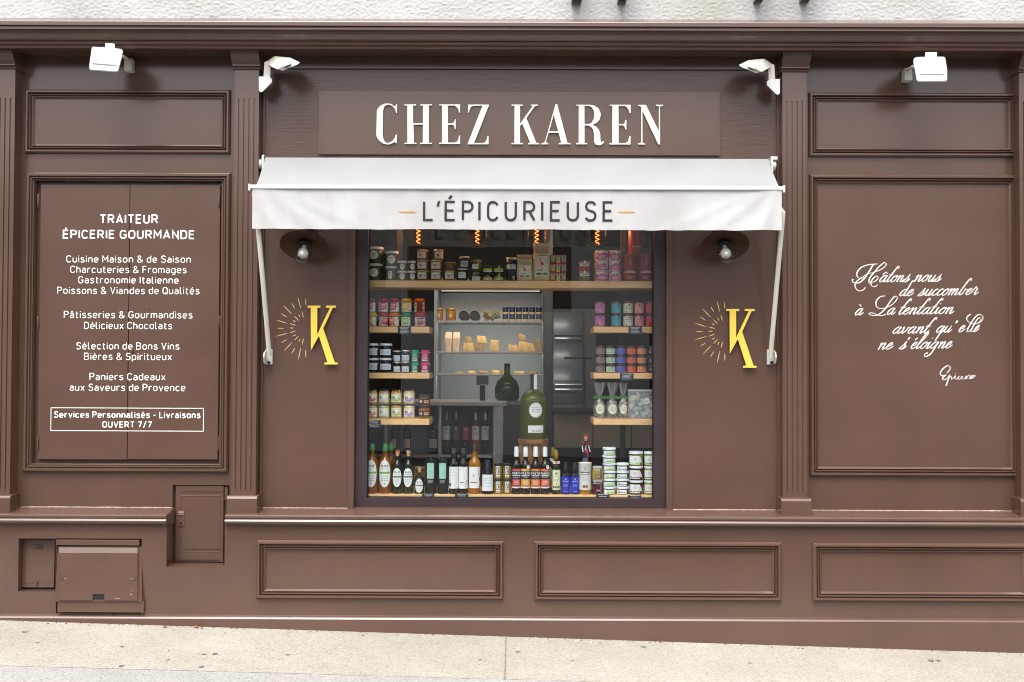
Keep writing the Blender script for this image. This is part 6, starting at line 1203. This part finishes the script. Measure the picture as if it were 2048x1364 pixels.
m = M(); m.box(xa - .006, xb + .006, YC_ - .028, YC_ + .3, cz(840), cz(836), GREYP); m.box(xa, xb, YC_ - .02, YC_ + .3, cz(836), cz(811.7), GREYP); m.box(xa - .004, xb + .004, YC_ - .025, YC_ + .3, cz(822), cz(820), GREYP); m.build('pilaster_capital', t)
zsh = cz(910) + .0005
for c0, c1, tp, bd, cap, lab, lb, em in ((884, 902, 826, '#14140e', '#b08a2c', '#a8a8ac', 'dark wine bottle with gold capsule and grey crest label', '#6a4a20'), (903.5, 921, 824, '#16160f', '#b89038', '#4a4644', 'dark wine bottle with gold capsule and charcoal label', '#b8b4b0'), (922.5, 941, 826, '#171410', '#1c1a18', '#7a2c2a', 'dark wine bottle with black capsule and red label', '#c8c0bc'), (942.5, 960, 826, '#8a3a24', '#c8c8cc', '#b4b2b0', 'rosé wine bottle with silver capsule and pale label', '#b06a3a'), (961.5, 979.5, 826, '#141810', '#c8c8cc', '#a4a6a4', 'dark wine bottle with silver capsule and green crest label', '#2a7a4a')):
    bottle(c0, c1, 908, tp, zsh, lb + ' on the grey counter', bd, .60, .26, cap, .17, 1.15, [(1.0, .34, .68, [('r', -1, 1, 0, 1, lab), ('o', 0, .78, .2, .09, em), ('L', -.5, .5, (.5, .4), .03, '#55555a')])], name='wine_bottle', group='wine bottles in the grey counter', y=YC_ + .06, clear=.1)
for c0, c1, tp, lb in ((857, 876.5, 834, 'red wine bottle in the counter just left of the crest label bottle'), (806, 822, 836, 'red wine bottle in the counter above the pale cork'), (780, 796, 836, 'red wine bottle in the counter behind the left shelf upright')):
    bottle(c0, c1, 908, tp, zsh, lb, '#241010', .60, .28, '#1a1212', .17, 1.15, [(1.0, .16, .40, [('r', -1, 1, 0, 1, '#a8a49e'), ('L', -.6, .6, (.7, .5, .3), .06, '#6a6460')])], name='wine_bottle', group='wine bottles in the grey counter', y=YC_ + .06, clear=.1)
# things on the counter
zct = cz(803.5) + .0005
cx2, y2 = WX(1014, 790, 1.25), 1.27
t = thing('demijohn', (cx2, y2, zct), 'round dark green demijohn with cork on the counter behind the giant bottle', 'bottle'); m = M()
m.lathe(cx2, y2, zct, [(0, 0), (.075, 0), (.09, .02), (.092, .09), (.075, .14), (.035, .18), (.022, .20), (.022, .25), (0, .25)], DEMI, 32); m.build('body', t); m = M(); m.lathe(cx2, y2, zct + .245, [(.02, 0), (.024, .03), (0, .03)], P('#1c1614', .6), 16); m.build('stopper', t)
t = thing('card_terminal', (WX(965, 762, 1.2), 1.2, zct), 'black card terminal on a stand at the counter', 'terminal'); m = M(); x0, x1 = WX(953, 762, 1.2), WX(977, 762, 1.2)
m.hull([(x, y, z) for x in (x0, x1) for y, z in ((1.18, WZ(965, 770, 1.2)), (1.20, WZ(965, 751, 1.2)), (1.22, WZ(965, 751, 1.2)), (1.22, WZ(965, 770, 1.2)))], P('#1c1f22', .4)); m.build('screen', t, bevel=.003)
m = M(); m.box((x0 + x1) / 2 - .02, (x0 + x1) / 2 + .02, 1.2, 1.215, zct, WZ(965, 770, 1.2), DARK); m.build('stand', t); m = M(); m.box(x0 + .03, x1 - .008, 1.174, 1.178, WZ(965, 770.5, 1.2), WZ(965, 769, 1.2), P('#c0c4c8', .4)); m.build('card_slot', t)
t = thing('wicker_basket', (WX(838, 922, .42), .42, SHL['F'][0] + .16), 'small flared wicker basket behind the small oil bottle', 'basket')
WK = surf('wicker', '#5a3c1c', '#a07840', 60, .8, stretch=(1, 1, 3), bump=.8, bscale=90, bdist=.004)
xb_, yb_ = WX(838, 922, .42), .42; m = M(); m.lathe(xb_, yb_, SHL['F'][0] + .0005, [(0, 0), (.028, 0), (.04, .07), (.052, .13), (.056, .135), (.05, .13), (.03, .02), (0, .02)], WK, 36, mod=lambda a, z: 1 + .02 * math.sin(a * 20)); m.v = [(x, y, z) for x, y, z in m.v]; m.build('woven_body', t); t.location.z = SHL['F'][0]; 
for ch in t.children: ch.location.z += .16 - .0
m = M(); m.tube([(xb_ + .056 * math.cos(k * .3142), yb_ + .056 * math.sin(k * .3142), SHL['F'][0] + .137) for k in range(21)], .005, WK, 8); q = m.build('rim', t); q.location.z += .16
# ---------------------------------------------------------------- back of the shop: cheese cabinet, column, oven
YD = 2.7
def dx(px, y=YD): return WX(px, 680, y)
def dz(py, y=YD): return WZ(990, py, y)
LG = surf('pale_enamel', (.29, .31, .315), (.33, .35, .355), 3, .5)
t = thing('cheese_cabinet', (dx(988), YD, ZF), 'pale grey refrigerated display cabinet with shelves of cheese at the back', 'display cabinet')
m = M(); m.box(dx(868), dx(1090), YD + .55, YD + .6, ZF, dz(578), surf('pale_back_panel', (.56, .60, .61), (.62, .66, .67), 3, .5)); m.build('back_panel', t); m = M(); m.box(dx(868), dx(873), YD, YD + .55, ZF, dz(578), LG); m.box(dx(1086), dx(1090), YD, YD + .55, ZF, dz(578), LG); m.box(dx(868), dx(1090), YD, YD + .6, dz(578), dz(570), DKW); m.build('case', t)
zsf = {}
for py in (641, 703, 748): m = M(); m.box(dx(873), dx(1086), YD + .02, YD + .55, dz(py + 4), dz(py), LG); m.build('shelf', t, bevel=.004); zsf[py] = dz(py) + .0005
m = M(); m.box(dx(868), dx(1090), YD - .3, YD + .6, ZF, dz(806), P('#34363a', .5)); m.build('base_counter', t)
m = M(); m.box(dx(880), dx(1080), YD + .1, YD + .13, dz(581), dz(578), emit('cabinet_strip_lamp', (1, .93, .82), .5)); m.build('strip_lamp', t)
al = bpy.data.lights.new('unseen_fill_light', 'AREA'); al.shape = 'RECTANGLE'; al.size = 1.4; al.size_y = .8; al.energy = 24; al.color = (1, .92, .82); ao = bpy.data.objects.new('unseen_fill_light', al); col.objects.link(ao); ao.parent = t; ao.location = (0, -1.15, 2.9 - ZF); ao.rotation_euler = (R(38), 0, 0)  # unseen area light near the ceiling, added to brighten cabinet and shop back
for pz, en in ((584, .7), (646, 1.9), (708, 1.9), (753, 1.6)):   # unseen strip lights added under canopy and shelves to brighten the back panel
    ll = bpy.data.lights.new('added_shelf_strip', 'AREA'); ll.shape = 'RECTANGLE'; ll.size = 1.35; ll.size_y = .03; ll.energy = en; ll.color = (1, .95, .88); lo = bpy.data.objects.new('added_shelf_strip', ll); col.objects.link(lo); lo.parent = t; lo.location = (0, .03, dz(pz) - ZF); lo.rotation_euler = (R(48), 0, 0)
CH = surf('cheese', '#b08a50', '#d0ac70', 20, .7); RIND = surf('cheese_rind', '#8a6a40', '#a88a58', 25, .8)
ci = 0; y_ = YD + .12
CHD = ((930, 944, 672, 684, 'upper pale cheese block, leftmost of the middle shelf heap'), (925, 949, 684, 703, 'low wide cheese block under the leftmost heap'), (955, 975, 671, 687, 'square cheese block on top of the heap'), (950, 968, 687, 703, 'cheese wedge below the square block'), (978, 997, 679, 703, 'tall cheese wedge right of the square block'), (1016, 1036, 689, 703, 'flat cheese piece right of the tall wedge'), (1037, 1052, 667, 681, 'small cheese block on top of the right heap'), (1035, 1058, 681, 703, 'wide cheese block below the small one'), (1058, 1072, 686, 703, 'short cheese wedge in the right heap'), (1073, 1085, 676, 703, 'leaning cheese wedge at the right end'))
for a, b, p, q, lb in CHD:
    zb_ = zsf[703] if q == 703 else zsf[703] + (703 - q) * S(y_); zt_ = zsf[703] + (703 - p) * S(y_) ; xa, xb = dx(a, y_), dx(b, y_); sk = rnd.uniform(-.02, .02); g_ = M()
    g_.hull([(xa, y_, zb_), (xb, y_ + .02, zb_), (xa + sk, y_ + .01, zt_), (xb + sk - .012, y_ + .02, zt_ - rnd.uniform(0, .02)), (xa + .02, y_ + .14, zb_), (xb - .02, y_ + .16, zb_), (xa + .03, y_ + .14, zt_), (xb - .03, y_ + .15, zt_ - .01)], CH if ci % 3 else RIND); ci += 1
    tag(g_.build('cheese_piece', bevel=.004), lb, 'cheese', 'cheeses in the back cabinet')
for a, b, nm in ((890, 904, 'left'), (905.5, 920, 'right')):
    g_ = M(); xa, xb = dx(a, y_), dx(b, y_); zt_ = zsf[703] + 39 * S(y_); g_.hull([(x, y, z) for x in (xa + .008, xb - .008) for y in (y_, y_ + .07) for z in (zsf[703], )] + [(x, y, zsf[703] + 26 * S(y_)) for x in (xa, xb) for y in (y_, y_ + .08)] + [(x, y_ + .04, zt_) for x in (xa + .004, xb - .004)], surf('printed_paper', '#b89878', '#d4b898', 12, .8)); m2_ = M(); g2 = g_.build('packet'); 
    tag(g2, f'cream paper packet on the middle cabinet shelf, {nm} of the pair', 'packet', 'paper packets in the back cabinet')
for a, b, lb in ((917, 938, 'left of the pair'), (939, 960, 'right of the pair')):
    xm, r_ = dx((a + b) / 2, y_), (b - a) / 2 * S(y_) * .92; zc_ = zsf[641] + r_; g_ = M(); g_.tube([(xm, y_ - .02, zc_), (xm, y_ + .2, zc_)], r_, P('#2a221c', .8), 24)
    t2 = thing('wrapped_roll', (xm, y_, zsf[641]), f'sausage roll in brown paper seen end-on, {lb} on the top cabinet shelf', 'sausage roll', 'paper rolls in the back cabinet'); g_.build('filling', t2)
    g_ = M(); n0 = 28
    ra = g_.vs([(xm + (r_ * (1.05 + .08 * (k % 3 == 0))) * math.cos(6.2832 * k / n0), y_ - .03 - .015 * (k % 2), zc_ + r_ * 1.05 * math.sin(6.2832 * k / n0)) for k in range(n0)]); rb = g_.vs([(xm + r_ * 1.03 * math.cos(6.2832 * k / n0), y_ + .2, zc_ + r_ * 1.03 * math.sin(6.2832 * k / n0)) for k in range(n0)])
    for k in range(n0): g_.face([ra + k, ra + (k + 1) % n0, rb + (k + 1) % n0, rb + k], P('#a88a60', .8))
    g_.build('paper', t2)
g_ = M()
for k in range(22): q = Vector((rnd.uniform(dx(965, y_), dx(1003, y_)), y_ + rnd.uniform(0, .08), zsf[641] + rnd.uniform(.012, .085))); g_.hull([q + Vector((rnd.uniform(-1, 1) * .03, rnd.uniform(-1, 1) * .02, rnd.uniform(-1, 1) * .02)) for _ in range(8)], rnd.choice((CH, RIND, P('#5a6a2c', .8))))
tag(g_.build('dried_sausages'), 'heap of floury dried sausages with green herbs on the top cabinet shelf', 'sausages')['kind'] = 'stuff'
for a, b, cc, lb in ((870.5, 886, '#9a6424', 'amber preserve jar at the left end of the top cabinet shelf'), (892, 912, '#a87018', 'golden preserve jar beside the paper rolls')): jar(a, b, 640, 614, zsf[641], lb, cc, '#a8803c', .2, y=y_, group='preserve jars in the back cabinet', labels=[(.5, .2, .6, [('o', 0, .5, .7, .4, '#c8a060')])])
for k in range(6):
    z = zsf[641]
    for j in range(2): z = jar(1007 + k * 13.4 - 2, 1019 + k * 13.4 - 2, 640 - j * 14, 626 - j * 14, z, f'navy-lidded jar with cream band, {("lower", "upper")[j]} row, {("first", "second", "third", "fourth", "fifth", "sixth")[k]} from the left in the back cabinet', '#1f2a3c', '#1a2040', .3, y=y_ + .02, group='navy-lidded jars in the back cabinet', labels=[(1.2, .05, .3, [('r', -1, 1, 0, 1, '#c0a068')])], clear=0)
for k, (a, b, hh) in enumerate(((908, 930, 4), (933, 952, 6), (958, 978, 6), (982, 1002, 7), (1003, 1022, 12), (1026, 1052, 5), (1056, 1076, 5))):
    g_ = M(); xa, xb = dx(a, y_), dx(b, y_); r_ = (xb - xa) / 2; g_.lathe((xa + xb) / 2, y_ + r_, zsf[748], [(0, 0), (r_ * .95, 0), (r_, hh * S(y_) * .5), (r_ * .8, hh * S(y_) * .92), (0, hh * S(y_))], CH if k % 2 else RIND, 20)
    tag(g_.build('flat_loaf'), f'flat round cheese on the lowest cabinet shelf, {("first", "second", "third", "fourth", "fifth", "sixth", "seventh")[k]} from the left', 'cheese', 'flat cheeses in the back cabinet')
for k, (a, b, cc) in enumerate(((868, 876, '#9a8a6a'), (878, 886, '#a8987a'), (893, 901, '#a0705c'), (904, 912, '#8a6a5a'), (916, 925, '#a8987a'), (930, 938, '#a8986a'), (944, 953, '#a89a70'), (965, 973, '#b0a04a'), (985, 993, '#a06a30'), (1010, 1018, '#a09070'), (1035, 1043, '#a8a090'), (1060, 1068, '#98928a'))):
    jar(a, b, 597, 580, dz(570) + .0005 - 27 * S(YD) if False else dz(570) + .0005, f'small jar on top of the back cabinet, number {k + 1} from the left' if False else f'small pale jar on the cabinet top, {("first", "second", "third", "fourth", "fifth", "sixth", "seventh", "eighth", "ninth", "tenth", "eleventh", "twelfth")[k]} from the left', cc, '#2a2420', .15, y=YD + .05, group='small jars on the cabinet top', labels=[(1.2, .1, .7, [('r', -1, 1, 0, 1, cc)])])
m = M(); xa, xb = WX(1088, 700, 2.2), WX(1105, 700, 2.2); m.box(xa, xb, 2.2, 2.5, ZF, 2.95, surf('charcoal_column', '#2a2d30', '#32363a', 3, .6)); tag(m.build('column'), 'dark grey square column between the cheese cabinet and the oven', 'column')
t = thing('wall_oven', (WX(1140, 760, 2.9), 2.9, ZF), 'dark grey tall kitchen unit with steel handles at the back right', 'oven'); STL = P('#8a8d8c', .3, .9); OVG = surf('dark_unit_front', '#3a3e40', '#44484a', 3, .35)
ox = lambda px: WX(px, 760, 2.9); oz = lambda py: WZ(1140, py, 2.9)
m = M(); m.box(ox(1106), ox(1192), 2.9, 3.5, ZF, oz(618), surf('grey_unit_carcass', '#4a4c4c', '#545656', 3, .5)); m.build('carcass', t)
for a, b in ((622, 671), (674, 762), (766, 814)): m = M(); m.box(ox(1107), ox(1166), 2.88, 2.899, oz(b), oz(a), OVG); d_ = m.build('door', t, bevel=.003)
for a in (677, 769, 778.5): m = M(); m.tube([(ox(1110), 2.85, oz(a)), (ox(1163), 2.85, oz(a))], .007, STL, 8); m.build('handle', t)
t = thing('low_cupboard', (WX(1200, 870, 1.9), 1.9, ZF), 'beige low cupboard with dark worktop at the back right of the shop', 'cupboard'); BG = surf('beige_laminate', '#77705f', '#857d6c', 3, .5)
qx = lambda px: WX(px, 860, 1.9); qz = lambda py: WZ(1200, py, 1.9)
m = M(); m.box(qx(1107), qx(1330), 1.86, 2.4, qz(824), qz(815), P('#3a3631', .4)); m.build('worktop', t, bevel=.003)
for a, b in ((1108, 1185), (1187, 1262), (1264, 1328)): m = M(); m.box(qx(a), qx(b), 1.9, 1.92, qz(896), qz(825), BG); m.build('door', t, bevel=.003)
m = M(); m.box(qx(1108), qx(1328), 1.93, 2.4, ZF, qz(825), P('#2a2622', .6)); m.build('carcass', t)
t = thing('counter_stand', (WX(1169, 810, 1.9), 2.0, qz(815)), 'slim black T-shaped stand on the dark worktop', 'stand'); m = M(); tx = lambda px: WX(px, 760, 2.0); tz_ = lambda py: WZ(1169, py, 2.0)
m.box(tx(1167), tx(1171), 1.995, 2.01, qz(815) + .0005, tz_(718.5), DARK); m.build('post', t); m = M(); m.box(tx(1129), tx(1184), 1.98, 2.02, tz_(718.5), tz_(714), DARK); m.build('crossbar', t)
